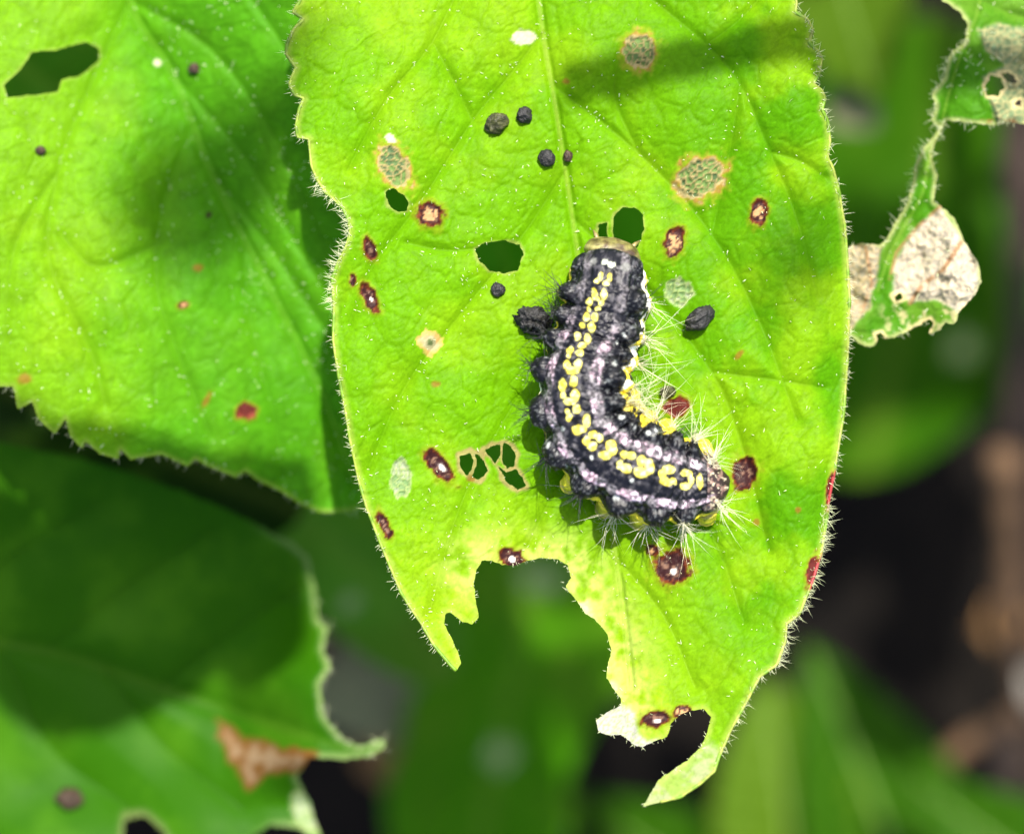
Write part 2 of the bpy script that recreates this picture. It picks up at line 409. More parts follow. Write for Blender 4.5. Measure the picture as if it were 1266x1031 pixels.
def build_leaf(label, group, outline, holes, zf, step, colf, ribs, veins, spots, mat=M_LEAF, base=None, rough=1.2,
               rib_w=3.2, vein_w=2.4, margin=None, margin_r=0.022, edge_hair=None, fuzz=None, petiole=None, seed=1, name='leaf', split_spots=True, rib_pale=0.55):
    V, F = clip_grid(outline, holes, step, rough, seed)
    x, y = V[:, 0], V[:, 1]
    dz = np.zeros(len(x))
    c, thin = colf(x, y)
    drib = seg_dist(x, y, ribs) if ribs is not None else np.full(len(x), 1e3)
    dv = np.full(len(x), 1e3); dvs = []
    for v in veins:
        q = seg_dist(x, y, v); dvs.append(q); dv = np.minimum(dv, q)
    vein_f = smooth(vein_w * 1.2, vein_w * 0.2, dv); rib_f = smooth(rib_w * 1.6, rib_w * 0.4, drib)
    c = c * (1 - 0.08 * vein_f[:, None])
    c = mixc(c, (0.26, 0.32, 0.05), rib_pale * rib_f)
    dz += -0.014 * vein_f - 0.03 * smooth(rib_w * 3, rib_w, drib) + 0.03 * rib_f
    if step < 3:
        wpx = 5 * (fbm(x / 11.0, y / 11.0, seed + 40, 2) - 0.5); wpy = 5 * (fbm(x / 11.0, y / 11.0, seed + 41, 2) - 0.5)
        f1, f2, cid = worley((x + wpx) / 10.0, (y + wpy) / 10.0, seed + 42); net = smooth(0.0, 0.22, f2 - f1)
        g1, g2, gid = worley((x + 2 * wpx) / 38.0, (y + 2 * wpy) / 38.0, seed + 43); net2 = smooth(0.0, 0.16, g2 - g1)
        far = smooth(3, 9, np.minimum(dv, drib))
        dz += far * (0.008 * net + 0.012 * net2 + 0.012 * (fbm(x / 9.0, y / 9.0, seed + 44, 2) - 0.5))
        c = c * (1 + far * (0.08 * net + 0.08 * net2 + 0.14 * (cid - 0.5) * net - 0.13))[:, None]
    c, thin, dz = apply_spots(x, y, c, thin, dz, spots)
    z = zf(x, y, np.minimum(dv, drib)) + dz
    W = P(x, y, z)
    loc = W.mean(0) if base is None else np.asarray(base, float)
    root = empty(name, loc, label, 'leaf', group)
    fn = np.cross(W[F[:, 1]] - W[F[:, 0]], W[F[:, 2]] - W[F[:, 0]])
    flip = fn[:, 2] < 0; F[flip] = F[flip][:, ::-1]; fn[flip] *= -1
    nv = np.zeros_like(W)
    for k in range(3):
        for a in range(3): nv[:, a] += np.bincount(F[:, k], fn[:, a], len(W))
    nv /= np.linalg.norm(nv, axis=1)[:, None] + 1e-12
    fx = x[F].mean(1); fy = y[F].mean(1)
    pid = np.zeros(len(F), int); names = ['blade']
    if ribs is not None:
        pid[drib[F].mean(1) < rib_w] = 1; names.append('midrib')
    else: names.append('midrib')
    for q in dvs:
        names.append('vein'); m = (q[F].mean(1) < vein_w) & (pid == 0); pid[m] = len(names) - 1
    if split_spots:
        for s in spots:
            names.append({'brown': 'brown_spot', 'ring': 'brown_spot', 'red': 'red_spot', 'window': 'eaten_patch', 'greywindow': 'eaten_patch', 'pale': 'pale_patch', 'tan': 'tan_patch', 'orange': 'orange_spot', 'dot': 'dark_speck'}[s[5]])
            pid[ell(fx, fy, s)[0] < 1.12] = len(names) - 1
    for k, nm in enumerate(names):
        f = F[pid == k]
        if len(f) == 0: continue
        u, inv = np.unique(f, return_inverse=True)
        po = mesh_obj(nm, W[u] - loc, inv.reshape(-1, 3), mat, root if k == 0 else blade, cols=c[u], floats={'thin': thin[u]}, normals=nv[u])
        if k == 0: blade = po
    # lookup of the finished surface for things that stand on it
    def zat(px, py):
        px = np.atleast_1d(np.asarray(px, float)); py = np.atleast_1d(np.asarray(py, float))
        d = np.full(px.shape, 1e3)
        for q in ([ribs] if ribs is not None else []) + list(veins): d = np.minimum(d, seg_dist(px, py, q))
        return zf(px, py, d)
    if margin is not None:
        for (mp, mc) in margin:
            mp = resample(np.asarray(mp, float), step=3.0)
            n = fbm(np.arange(len(mp)) / 4.0, np.zeros(len(mp)), seed + 3, 3)
            pts = P(mp[:, 0], mp[:, 1], zat(mp[:, 0], mp[:, 1]) + 0.006)
            Vt, Ft = tube(pts, margin_r * (0.6 + 0.8 * n), 5)
            cc = np.repeat(mixc(np.tile(np.array([mc]), (len(mp), 1)), (0.12, 0.24, 0.01), smooth(0.42, 0.68, n)), 5, 0)
            for s in spots:
                if s[5] == 'red':
                    w = smooth(1.6, 1.0, ell(mp[:, 0], mp[:, 1], s)[0]); cc = mixc(cc, (0.3, 0.03, 0.03), np.repeat(w, 5))
            cc = np.vstack([cc, cc[:1], cc[-1:]])
            mesh_obj('margin', Vt - loc, Ft, M_MARGIN, root, cols=cc)
    if edge_hair is not None:
        B = []; D = []; Ln = []
        for (hp, per, ln) in edge_hair:
            hp = resample(np.asarray(hp, float), step=1.0)
            t = np.gradient(hp, axis=0); nrm = np.stack([t[:, 1], -t[:, 0]], -1); nrm /= np.linalg.norm(nrm, axis=1)[:, None] + 1e-9
            # outward side
            test = hp + nrm * 6
            if inside(test[:, 0], test[:, 1], outline).mean() > 0.5: nrm = -nrm
            k = rng.integers(0, len(hp), int(len(hp) * per))
            j = rng.normal(0, 1.6, (len(k), 2)) - nrm[k] * np.abs(rng.normal(0, 2.5, len(k)))[:, None]
            q = hp[k] + j
            B.append(P(q[:, 0], q[:, 1], zat(q[:, 0], q[:, 1])))
            d3 = np.stack([nrm[k, 0], -nrm[k, 1], np.zeros(len(k))], -1) + rng.normal(0, 0.55, (len(k), 3)) + np.array([0, 0, 0.25])
            D.append(d3); Ln.append(ln * rng.uniform(0.45, 1.25, len(k)) / 100)
        B = np.vstack(B); D = np.vstack(D); Ln = np.concatenate(Ln)
        Vh, Fh = hairs(B, D, Ln, 0.0036, rng.normal(0, 0.25, B.shape))
        tag(mesh_obj('edge_hair', Vh - loc, Fh, M_FUZZ, root), kind='stuff')
    if fuzz is not None:
        n, ln, r = fuzz
        pw = 0.25 + 1.5 * np.exp(-np.minimum(dv, drib) / 9.0) + 1.2 * smooth(0.55, 0.7, fbm(x / 45.0, y / 45.0, seed + 60, 2)); k = rng.choice(len(W), n, p=pw / pw.sum())
        D = nv[k] + rng.normal(0, 0.7, (n, 3)); D[:, 2] = np.abs(D[:, 2])
        Vh, Fh = hairs(W[k], D, ln * rng.uniform(0.4, 1.3, n), r * rng.uniform(0.6, 1.6, n), rng.normal(0, 0.3, (n, 3)))
        tag(mesh_obj('surface_hair', Vh - loc, Fh, M_FUZZ, root), kind='stuff')
    if petiole is not None:
        pts = catmull(petiole, 8); Vt, Ft = tube(pts, np.linspace(0.09, 0.13, len(pts)), 8)
        mesh_obj('petiole', Vt - loc, Ft, M_STALK, root)
    return root, zat

# ------------------------------------------------------------------ ground
g = np.array([[-3000, -3000, 0], [3000, -3000, 0], [3000, 3000, 0], [-3000, 3000, 0]], float)
GZ = -34.0
ground = mesh_obj('ground', g, np.array([[0, 1, 2, 3]]), M_SOIL, loc=(0, 0, GZ)); tag(ground, 'dark soil far below the leaves', None, None, 'structure')

# ------------------------------------------------------------------ the leaf that carries the caterpillar
L_EDGE = [(375,-20),(372,0),(362,15),(376,24),(364,35),(355,55),(354,68),(366,84),(361,95),(358,105),(364,118),(376,122),(370,135),(366,155),(368,170),(382,172),(383,185),(385,205),(392,222),(402,238),(412,246),(424,258),(431,272),(433,288),(428,305),(418,325),(411,345),(413,384),(412,422),(419,466),(426,500),(433,544),(443,592),(453,626),(470,670),(484,704),(496,733),(521,771),(537,798),(557,822),(564,829)]
B_EDGE = [(570,820),(566,805),(559,791),(550,772),(550,758),(557,756),(571,768),(584,772),(592,762),(588,742),(586,723),(589,704),(596,693),(608,693),(620,698),(637,699),(651,693),(671,689),(690,691),(702,699),(706,714),(699,725),(713,742),(724,759),(735,765),(751,784),(756,803),(751,826),(750,838),(758,851),(768,863),(767,872),(751,880),(737,890),(740,905),(753,909),(768,907),(783,920),(793,924),(808,916),(825,911),(830,893),(840,884),(854,878),(870,876),(879,886),(875,905),(866,924),(850,939),(833,951),(814,964),(806,978),(795,997)]
R_EDGE = [(816,991),(841,985),(866,968),(883,953),(889,934),(904,901),(925,863),(939,836),(960,822),(971,792),(972,771),(988,759),(998,734),(1006,713),(1015,684),(1021,646),(1024,621),(1030,590),(1035,560),(1043,510),(1047,450),(1049,400),(1050,370),(1048,335),(1046,305),(1044,279),(1037,237),(1030,209),(1023,194),(1026,175),(1023,150),(1016,136),(1020,122),(1016,112),(1005,103),(1012,94),(1016,73),(1011,63),(1000,54),(1005,37),(998,24),(983,16),(985,3),(975,-20)]
T_OUT = [(968,-40),(962,-60),(940,-120),(928,-150),(905,-180),(870,-230),(770,-330),(690,-392),(648,-400),(600,-388),(520,-330),(440,-230),(412,-160),(395,-120),(388,-60)]
OUT_MAIN = L_EDGE + B_EDGE + R_EDGE + T_OUT
HOLES_MAIN = [
    [(476,237),(487,233),(498,240),(506,252),(503,261),(491,262),(480,253)],
    [(587,308),(600,300),(625,297),(643,303),(647,315),(640,334),(625,338),(605,335),(592,322)],
    [(568,563),(581,560),(586,569),(583,580),(578,590),(570,580)],
    [(585,560),(594,563),(603,582),(593,593),(582,590),(587,580),(590,571)],
    [(598,556),(610,551),(619,549),(618,562),(612,573),(606,566)],
    [(622,547),(632,551),(637,562),(636,576),(627,580),(621,570)],
    [(616,577),(626,584),(637,580),(646,590),(651,600),(640,606),(627,596)],
    [(760,264),(770,257),(785,257),(795,266),(796,284),(789,306),(764,306),(757,286)],
    [(740,277),(750,276),(751,300),(740,300)],
]
RIB_MAIN = catmull([(648,-398),(653,-200),(666,0),(688,140),(710,285),(733,450),(752,620),(768,740),(780,850)], 6)
V_MAIN = [catmull(v, 5) for v in [
    [(655,-150),(590,-60),(535,52),(480,120),(430,210)],
    [(672,40),(630,94),(584,150),(520,250),(460,330),(432,400)],
    [(700,210),(640,300),(560,400),(500,480),(455,580)],
    [(722,360),(660,460),(600,560),(560,650),(530,760)],
    [(742,530),(690,600),(650,680)],
    [(657,-110),(780,-20),(874,56),(915,105),(952,188),(985,270),(1010,370)],
    [(683,105),(790,190),(880,290),(940,400),(985,520)],
    [(708,270),(800,360),(880,460),(920,560),(950,680)],
    [(735,470),(820,570),(880,660),(920,770)],
    [(762,690),(820,760),(860,850)],
    [(874,56),(920,20),(960,-30)],[(790,190),(760,120),(770,60)],[(584,150),(560,100),(535,52)],[(952,188),(990,200),(1020,220)],
    [(640,300),(560,310),(500,300)],[(880,290),(900,200),(915,105)],[(880,460),(960,470),(1020,480)]]]
SPOTS_MAIN = [
    (532,266,16,14,20,'ring'),(457,308,7,14,-20,'brown'),(457,368,8,17,-28,'brown'),(543,576,11,24,-42,'brown'),(475,648,6,17,-25,'brown'),
    (632,689,15,11,10,'brown'),(831,702,21,20,0,'brown'),(834,298,12,18,18,'ring'),(938,263,10,15,15,'ring'),(836,503,16,11,-15,'red'),
    (920,584,15,18,0,'brown'),(810,889,18,10,-5,'brown'),(843,879,11,7,-15,'ring'),(806,680,8,7,0,'ring'),(1026,605,5,17,8,'red'),(1004,706,6,18,12,'red'),
    (436,346,4,8,0,'brown'),(935,645,5,5,0,'orange'),(987,630,4,4,0,'orange'),(914,438,4,9,40,'orange'),(540,475,7,5,0,'orange'),
    (488,207,17,27,-28,'window'),(865,221,29,22,-28,'window'),(790,64,20,21,0,'window'),(838,362,17,16,0,'greywindow'),(496,590,13,24,0,'greywindow'),
    (532,423,14,15,0,'tan'),(648,47,16,9,0,'pale'),(483,172,8,5,40,'pale'),(583,592,6,5,0,'orange'),(700,101,5,4,0,'orange'),(640,735,5,4,0,'orange')]
def rib_x(y): return np.interp(y, RIB_MAIN[:, 1], RIB_MAIN[:, 0])
def z_main(x, y, d):
    D = x - rib_x(y)
    z = np.where(D > 0, 0.34, 0.30) * (np.sqrt((D / 300.0) ** 2 + 0.012) - 0.11)
    z = z - 0.55 * np.clip((180 - y) / 350.0, 0, 3) ** 2 + 0.40 * np.clip((y - 560) / 300.0, 0, 2) ** 2
    z = z - 0.35 * smooth(960, 1060, x) ** 2 - 0.12 * smooth(445, 400, x) * smooth(200, 330, y)
    z = z + 0.11 * (1 - np.exp(-d / 34.0)) + 0.22 * (fbm(x / 120.0, y / 120.0, 31, 2) - 0.5) + 0.05 * (fbm(x / 38.0, y / 38.0, 5, 3) - 0.5)
    z = z + 0.05 * np.sin(y / 27.0) * smooth(960, 1040, x)
    return z
WHITE_SHRED = [(730,893),(748,878),(768,868),(786,880),(790,905),(800,914),(815,912),(800,930),(775,925),(740,915)]
PALE_STRIP = [(790,1000),(800,970),(830,948),(860,925),(876,912),(894,935),(885,958),(840,990)]
def col_main(x, y):
    n = fbm(x / 70.0, y / 70.0, 3, 4); n2 = fbm(x / 16.0, y / 16.0, 8, 3)
    c = np.tile(np.array([[0.084, 0.240, 0.001]]), (len(x), 1))
    yel = 0.10 + smooth(0.35, 0.75, n) * 0.35 + 0.55 * smooth(560, 760, y) * smooth(960, 800, x) + 0.3 * smooth(120, -20, y) * smooth(760, 500, x)  # yellower tip is pigment; top left is yellowed to imitate stronger sun
    c = mixc(c, (0.205, 0.335, 0.006), yel)
    c = mixc(c, (0.40, 0.46, 0.10), 0.8 * smooth(75, 8, seg_dist(x, y, [(596,700),(640,700),(700,705),(705,725),(735,765),(754,800),(750,840),(768,865)])) * smooth(0.3, 0.62, n2) * smooth(600, 700, y))
    c = mixc(c, (0.045, 0.185, 0.001), 0.7 * smooth(740, 960, x) * smooth(900, 700, y) * smooth(0.7, 0.4, n))  # right half darkened in the pigment, for its turn away from the sun
    c = c * (0.90 + 0.2 * n2[:, None])
    e = sdf(x, y, OUT_MAIN)
    c = mixc(c, (0.30, 0.36, 0.06), 0.5 * smooth(9, 1, e))
    hd = np.full(len(x), 1e3)
    for k, h in enumerate(HOLES_MAIN):
        q = -sdf(x, y, h)
        hd = np.minimum(hd, q)
        if k in (2, 3, 4, 5, 6): c = mixc(c, (0.26, 0.19, 0.075), smooth(6, 1, q + 9 * (n2 - 0.5)))
    c = mixc(c, (0.25, 0.27, 0.07), 0.6 * smooth(3.0, 0.3, hd + 7 * (n2 - 0.5)))
    f1, f2, cid = worley(x / 6.0, y / 6.0, 14)
    c = mixc(c, (0.34, 0.33, 0.29), smooth(-2, 5, sdf(x, y, WHITE_SHRED)) * (0.5 + 0.5 * smooth(0.02, 0.25, f2 - f1)))
    c = mixc(c, (0.27, 0.31, 0.14), smooth(-6, 8, sdf(x, y, PALE_STRIP)) * (0.35 + 0.65 * smooth(0.4, 0.6, n2)))
    c = mixc(c, (0.5, 0.54, 0.25), 0.8 * smooth(14, 3, seg_dist(x, y, [(770,870),(745,840),(735,790),(715,740)])) * smooth(0.35, 0.6, n2))
    thin = np.full(len(x), 0.42)
    return c, thin
leaf_main, zat_main = build_leaf('large sunlit leaf under the caterpillar, its tip chewed into a wide notch', 'leaves of the shrub', OUT_MAIN, HOLES_MAIN, z_main, 2.0, col_main,
    RIB_MAIN, V_MAIN, SPOTS_MAIN, base=P(648, -398, -1.4), seed=2, rib_w=2.2, rib_pale=0.35,
    margin=[(L_EDGE, (0.25, 0.34, 0.04)), (R_EDGE, (0.27, 0.33, 0.05))],
    edge_hair=[(L_EDGE[:-1], 0.55, 9), (R_EDGE[4:], 0.6, 10), (B_EDGE, 0.2, 5), (L_EDGE[18:28], 1.2, 16), (R_EDGE[8:17], 0.8, 14)],
    fuzz=(1700, 0.036, 0.0045),
    petiole=[P(648, -396, -1.42), P(640, -470, -1.9), P(628, -560, -2.4), P(610, -640, -2.6)], rough=1.4)

# ------------------------------------------------------------------ the leaf at the left
B_LEFT = [(0,478),(16,478),(22,506),(40,497),(47,518),(68,537),(81,518),(87,540),(102,556),(106,546),(124,562),(146,568),(149,556),(161,568),(199,562),(233,577),(242,568),(258,577),(292,590),(304,583),(317,593),(348,608),(372,624),(394,633),(428,633),(450,627)]
OUT_LEFT = B_LEFT + [(470,600),(486,540),(492,450),(484,350),(462,220),(430,100),(392,-20),(340,-130),(270,-230),(190,-300),(120,-335),(40,-330),(-60,-270),(-140,-160),(-190,-20),(-200,120),(-178,250),(-130,350),(-100,372),(-80,400),(-52,420),(-30,448)]
HOLES_LEFT = [[(4,106),(24,88),(40,65),(70,62),(105,52),(122,60),(122,76),(97,95),(76,98),(72,114),(40,118),(10,121)]]
RIB_LEFT = catmull([(110,-335),(128,-180),(160,0),(215,95),(262,215),(330,350),(395,480),(440,600)], 6)
V_LEFT = [catmull(v, 5) for v in [
    [(160,0),(110,110),(75,200),(60,320),(110,430),(130,500)],[(238,155),(200,260),(195,360),(225,450),(260,540)],[(300,285),(310,400),(335,500),(350,590)],
    [(128,-180),(40,-60),(-30,60),(-60,200),(-80,330)],[(160,0),(260,60),(340,170),(400,300)],[(215,95),(300,190),(360,290),(440,420)],
    [(128,-180),(240,-90),(340,40),(420,180)],[(80,200),(20,300),(5,420)],[(262,215),(330,300),(410,420)],[(200,300),(120,330),(75,290)]]]
SPOTS_LEFT = [(305,508,12,9,0,'red'),(30,468,10,8,0,'orange'),(245,331,7,5,0,'orange'),(227,377,6,4,-20,'ring'),(195,78,5,4,20,'pale'),(255,495,4,13,30,'orange'),(258,266,4,4,0,'dot'),(205,690,4,4,0,'dot')]
def side(x, y, rib):
    """signed distance from a midrib, positive on its right in the photo"""
    d = seg_dist(x, y, rib); rx = np.interp(y, rib[:, 1], rib[:, 0]); return np.where(x > rx, d, -d)
def z_left(x, y, d):
    D = side(x, y, RIB_LEFT)
    z = -1.45 + np.where(D > 0, 0.60, 0.34) * (np.sqrt((D / 100.0) ** 2 + 0.05) - 0.22) * np.where(D > 0, 0.75, 1.0)
    z = z - 0.5 * np.clip((100 - y) / 400.0, 0, 3) ** 2 - 0.35 * np.clip((y - 330) / 260.0, 0, 3) ** 2
    z = z + 0.10 * (1 - np.exp(-d / 34.0)) + 0.18 * (fbm(x / 120.0, y / 120.0, 77, 2) - 0.5) + 0.05 * (fbm(x / 38.0, y / 38.0, 15, 3) - 0.5)
    return np.minimum(z, -0.62 + 0.0 * z)
def col_left(x, y):
    n = fbm(x / 70.0, y / 70.0, 23, 4); n2 = fbm(x / 16.0, y / 16.0, 28, 3)
    c = np.tile(np.array([[0.062, 0.215, 0.003]]), (len(x), 1))
    c = mixc(c, (0.15, 0.285, 0.006), smooth(0.4, 0.75, n) * 0.25 + 0.55 * smooth(200, 60, x))  # left part yellowed in the pigment to read as sunlit
    c = mixc(c, (0.044, 0.185, 0.006), 0.6 * smooth(120, 260, x))  # rest cooled and darkened in the pigment, standing in for shade
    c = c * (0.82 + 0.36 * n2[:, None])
    c = mixc(c, (0.24, 0.32, 0.05), 0.5 * smooth(7, 1, sdf(x, y, OUT_LEFT)))
    c = mixc(c, (0.22, 0.29, 0.05), 0.5 * smooth(4, 0.5, -sdf(x, y, HOLES_LEFT[0]) + 5 * (n2 - 0.5)))
    return c, np.full(len(x), 0.40)
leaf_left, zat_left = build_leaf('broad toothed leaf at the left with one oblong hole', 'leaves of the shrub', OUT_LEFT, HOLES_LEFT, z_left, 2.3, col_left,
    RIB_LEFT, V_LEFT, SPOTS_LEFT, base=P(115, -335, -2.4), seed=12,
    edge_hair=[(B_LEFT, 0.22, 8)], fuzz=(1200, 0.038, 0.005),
    rib_pale=0.06, petiole=[P(112, -333, -2.45), P(160, -430, -2.9), P(260, -540, -3.1), P(420, -620, -3.0)], rough=1.2)

# ------------------------------------------------------------------ the shaded leaf at the lower left
OUT_LOW = [(0,548),(95,566),(162,586),(228,609),(267,624),(310,645),(362,672),(381,688),(390,730),(394,766),(405,776),(400,802),(409,826),(396,845),(400,883),(419,909),(443,922),(474,913),(478,921),(455,936),(419,938),(385,936),(367,959),(381,990),(396,1031),(392,1042),(370,1022),(335,1020),(310,1034),(300,1080),(320,1120),(290,1200),(150,1300),(0,1330),(-150,1240),(-230,1050),(-220,800),(-130,600),(-60,556)]
HOLES_LOW = [[(155,1012),(178,1008),(198,1024),(215,1060),(180,1080),(150,1045)]]
RIB_LOW = catmull([(-215,820),(-80,790),(60,805),(200,850),(320,890),(430,928)], 6)
V_LOW = [catmull(v, 5) for v in [[(-80,790),(0,700),(120,620)],[(60,805),(150,730),(270,650)],[(200,850),(290,780),(380,720)],[(0,795),(60,920),(160,1000)],[(130,825),(200,920),(300,1000)],[(-120,800),(-80,960),(20,1120)]]]
SPOTS_LOW = [(376,1003,14,26,-25,'greywindow')]
def z_low(x, y, d):
    D = side(y * 1.0, x * 1.0, RIB_LOW[:, ::-1])
    z = -3.8 + 0.10 * np.abs(D) / 100.0 + 0.14 * (1 - np.exp(-d / 34.0)) + 0.35 * (fbm(x / 140.0, y / 140.0, 47, 2) - 0.5)
    z = z + 1.2 * smooth(270, 400, x) * smooth(740, 860, y) * smooth(1000, 930, y) + 0.25 * smooth(900, 1040, y)
    return z
def col_low(x, y):
    n = fbm(x / 70.0, y / 70.0, 43, 4)
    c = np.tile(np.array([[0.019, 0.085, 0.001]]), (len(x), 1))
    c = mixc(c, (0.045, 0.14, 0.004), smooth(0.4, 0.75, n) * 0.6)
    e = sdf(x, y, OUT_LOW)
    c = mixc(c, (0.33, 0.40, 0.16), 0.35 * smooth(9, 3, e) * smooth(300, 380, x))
    n3 = fbm(x / 13.0, y / 13.0, 45, 3); q = sdf(x, y, [(268,890),(296,908),(345,926),(390,932),(368,952),(332,954),(306,972),(288,940)]) + 16 * (n3 - 0.5)
    c = mixc(c, (0.12, 0.055, 0.012), smooth(-6, 0, q)); c = mixc(c, (0.20, 0.135, 0.075), smooth(2, 8, q) * smooth(0.3, 0.55, fbm(x / 9.0, y / 9.0, 46, 2)))
    c = mixc(c, (0.12, 0.14, 0.05), 0.7 * smooth(12, 2, -sdf(x, y, HOLES_LOW[0]) + 10 * (n3 - 0.5)))
    return c, np.full(len(x), 0.36)
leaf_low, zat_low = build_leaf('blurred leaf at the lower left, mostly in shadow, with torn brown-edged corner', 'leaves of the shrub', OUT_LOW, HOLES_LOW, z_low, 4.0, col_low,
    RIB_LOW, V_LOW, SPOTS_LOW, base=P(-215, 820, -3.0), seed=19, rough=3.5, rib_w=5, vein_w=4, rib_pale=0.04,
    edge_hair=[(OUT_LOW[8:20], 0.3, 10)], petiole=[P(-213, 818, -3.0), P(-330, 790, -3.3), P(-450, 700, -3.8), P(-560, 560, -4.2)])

# ------------------------------------------------------------------ the tattered leaf at the right
OUT_TAT = [(1164,0),(1186,15),(1196,29),(1193,53),(1179,63),(1172,73),(1167,97),(1152,116),(1157,131),(1152,150),(1161,157),(1154,170),(1142,184),(1130,204),(1128,228),(1121,252),(1109,272),(1096,296),(1089,303),(1067,301),(1050,305),(1032,318),(1028,360),(1034,410),(1053,417),(1068,428),(1080,428),(1087,417),(1101,419),(1121,410),(1140,400),(1147,404),(1150,412),(1163,408),(1169,399),(1181,402),(1184,388),(1203,368),(1213,349),(1210,325),(1202,315),(1191,296),(1181,272),(1164,255),(1155,250),(1155,240),(1159,218),(1154,204),(1152,188),(1160,168),(1171,150),(1184,150),(1203,153),(1232,155),(1247,150),(1266,153),(1300,165),(1360,150),(1420,60),(1430,-80),(1390,-220),(1300,-320),(1235,-340),(1180,-250),(1150,-120),(1150,-40)]
HOLES_TAT = [[(1217,106),(1226,94),(1238,96),(1242,108),(1234,119),(1221,119)],[(1236,91),(1246,90),(1260,100),(1256,105),(1244,100)],[(1253,126),(1262,124),(1262,131),(1254,131)],
             [(1103,365),(1113,363),(1118,369),(1108,373)],[(1139,398),(1150,394),(1154,400),(1148,412),(1141,410)],[(1082,413),(1090,411),(1094,417),(1086,421)]]
RIB_TAT = catmull([(1245,-338),(1232,-150),(1212,0),(1190,60),(1172,120),(1162,160),(1148,200),(1140,240),(1118,280),(1098,320),(1085,360)], 5)
V_TAT = [catmull(v, 5) for v in [[(1190,60),(1225,80),(1270,75)],[(1212,0),(1260,20),(1330,30)],[(1232,-150),(1300,-90),(1390,-60)],[(1095,325),(1140,320),(1190,300)]]]
DRY_A = [(1104,330),(1118,300),(1142,270),(1164,256),(1190,295),(1210,325),(1213,349),(1203,370),(1184,388),(1160,372),(1130,375),(1105,362)]
DRY_B = [(1040,300),(1075,300),(1092,306),(1085,345),(1075,385),(1050,410),(1030,400)]
DRY_C = [(1208,35),(1235,28),(1290,40),(1300,150),(1232,158),(1225,130),(1214,96),(1240,80),(1216,62)]
def z_tat(x, y, d):
    z = -0.75 + 0.10 * (1 - np.exp(-d / 25.0)) + 0.35 * (fbm(x / 60.0, y / 60.0, 61, 3) - 0.5) - 0.25 * np.clip((x - 1200) / 100.0, 0, 3) * 0.4
    f1, f2, cid = worley(x / 8.0, y / 8.0, 9); dry = np.maximum.reduce([smooth(0, 5, sdf(x, y, q)) for q in (DRY_A, DRY_B, DRY_C)])
    z = z + dry * (0.02 * smooth(0.25, 0.05, f2 - f1) + 0.26 * (fbm(x / 19.0, y / 19.0, 66, 3) - 0.5))
    return z - 0.5 * np.clip((60 - y) / 300.0, 0, 2) ** 2 + 0.35 * smooth(1120, 1190, x) * smooth(260, 330, y)
def col_tat(x, y):
    n = fbm(x / 50.0, y / 50.0, 63, 4); n2 = fbm(x / 9.0, y / 9.0, 68, 3)
    c = np.tile(np.array([[0.045, 0.16, 0.005]]), (len(x), 1)); c = mixc(c, (0.09, 0.21, 0.015), smooth(0.4, 0.7, n))
    e = sdf(x, y, OUT_TAT)
    c = mixc(c, (0.34, 0.36, 0.14), 0.75 * smooth(7, 1, e))
    f1, f2, cid = worley(x / 8.0, y / 8.0, 9)
    net = smooth(0.28, 0.08, f2 - f1)
    thin = np.full(len(x), 0.4)
    for poly, cell, line in ((DRY_A, (0.31, 0.275, 0.215), (0.46, 0.385, 0.27)), (DRY_B, (0.24, 0.215, 0.15), (0.36, 0.28, 0.16)), (DRY_C, (0.14, 0.19, 0.09), (0.3, 0.28, 0.13))):
        w = smooth(-2, 4, sdf(x, y, poly) + 6 * (n2 - 0.5))
        cl = mixc(np.tile(np.array([cell]), (len(x), 1)) * (0.82 + 0.36 * cid[:, None]), line, net)
        c = c * (1 - w[:, None]) + cl * w[:, None]; thin = thin * (1 - w) + 0.3 * w
    c = mixc(c, (0.25, 0.13, 0.055), 0.85 * smooth(4.5, 1.0, np.minimum(seg_dist(x, y, [(1188,300),(1165,335),(1140,352),(1125,375)]), np.minimum(seg_dist(x, y, [(1164,254),(1135,280),(1108,312),(1100,345)]), seg_dist(x, y, [(1070,305),(1078,350),(1066,385)])) + 1)) * smooth(0.3, 0.55, n2 + 0.1))
    c = mixc(c, (0.46, 0.4, 0.2), 0.8 * smooth(0.5, 0.65, n2) * smooth(1080, 1110, x) * smooth(365, 385, y))
    hd = np.full(len(x), 1e3)
    for h in HOLES_TAT: hd = np.minimum(hd, -sdf(x, y, h))
    c = mixc(c, (0.5, 0.42, 0.2), smooth(5, 1, hd))
    c = mixc(c, (0.3, 0.12, 0.04), 0.8 * smooth(6, 1, np.abs(y - 152)) * smooth(1195, 1225, x) * smooth(0.42, 0.6, n2))
    return c, thin
leaf_tat, zat_tat = build_leaf('tattered leaf shred at the right ending in a pale papery skeletonised patch', 'leaves of the shrub', OUT_TAT, HOLES_TAT, z_tat, 1.8, col_tat,
    RIB_TAT, V_TAT, [], base=P(1245, -338, -1.8), seed=33, rough=2.2, rib_w=1.4, vein_w=1.3,
    edge_hair=[(OUT_TAT[2:19], 0.35, 12), (OUT_TAT[44:56], 0.25, 9), (OUT_TAT[24:36], 0.15, 6)], fuzz=(500, 0.08, 0.005),
    rib_pale=0.18, petiole=[P(1245, -336, -1.85), P(1200, -430, -2.3), P(1080, -560, -2.7), P(960, -640, -2.9)])

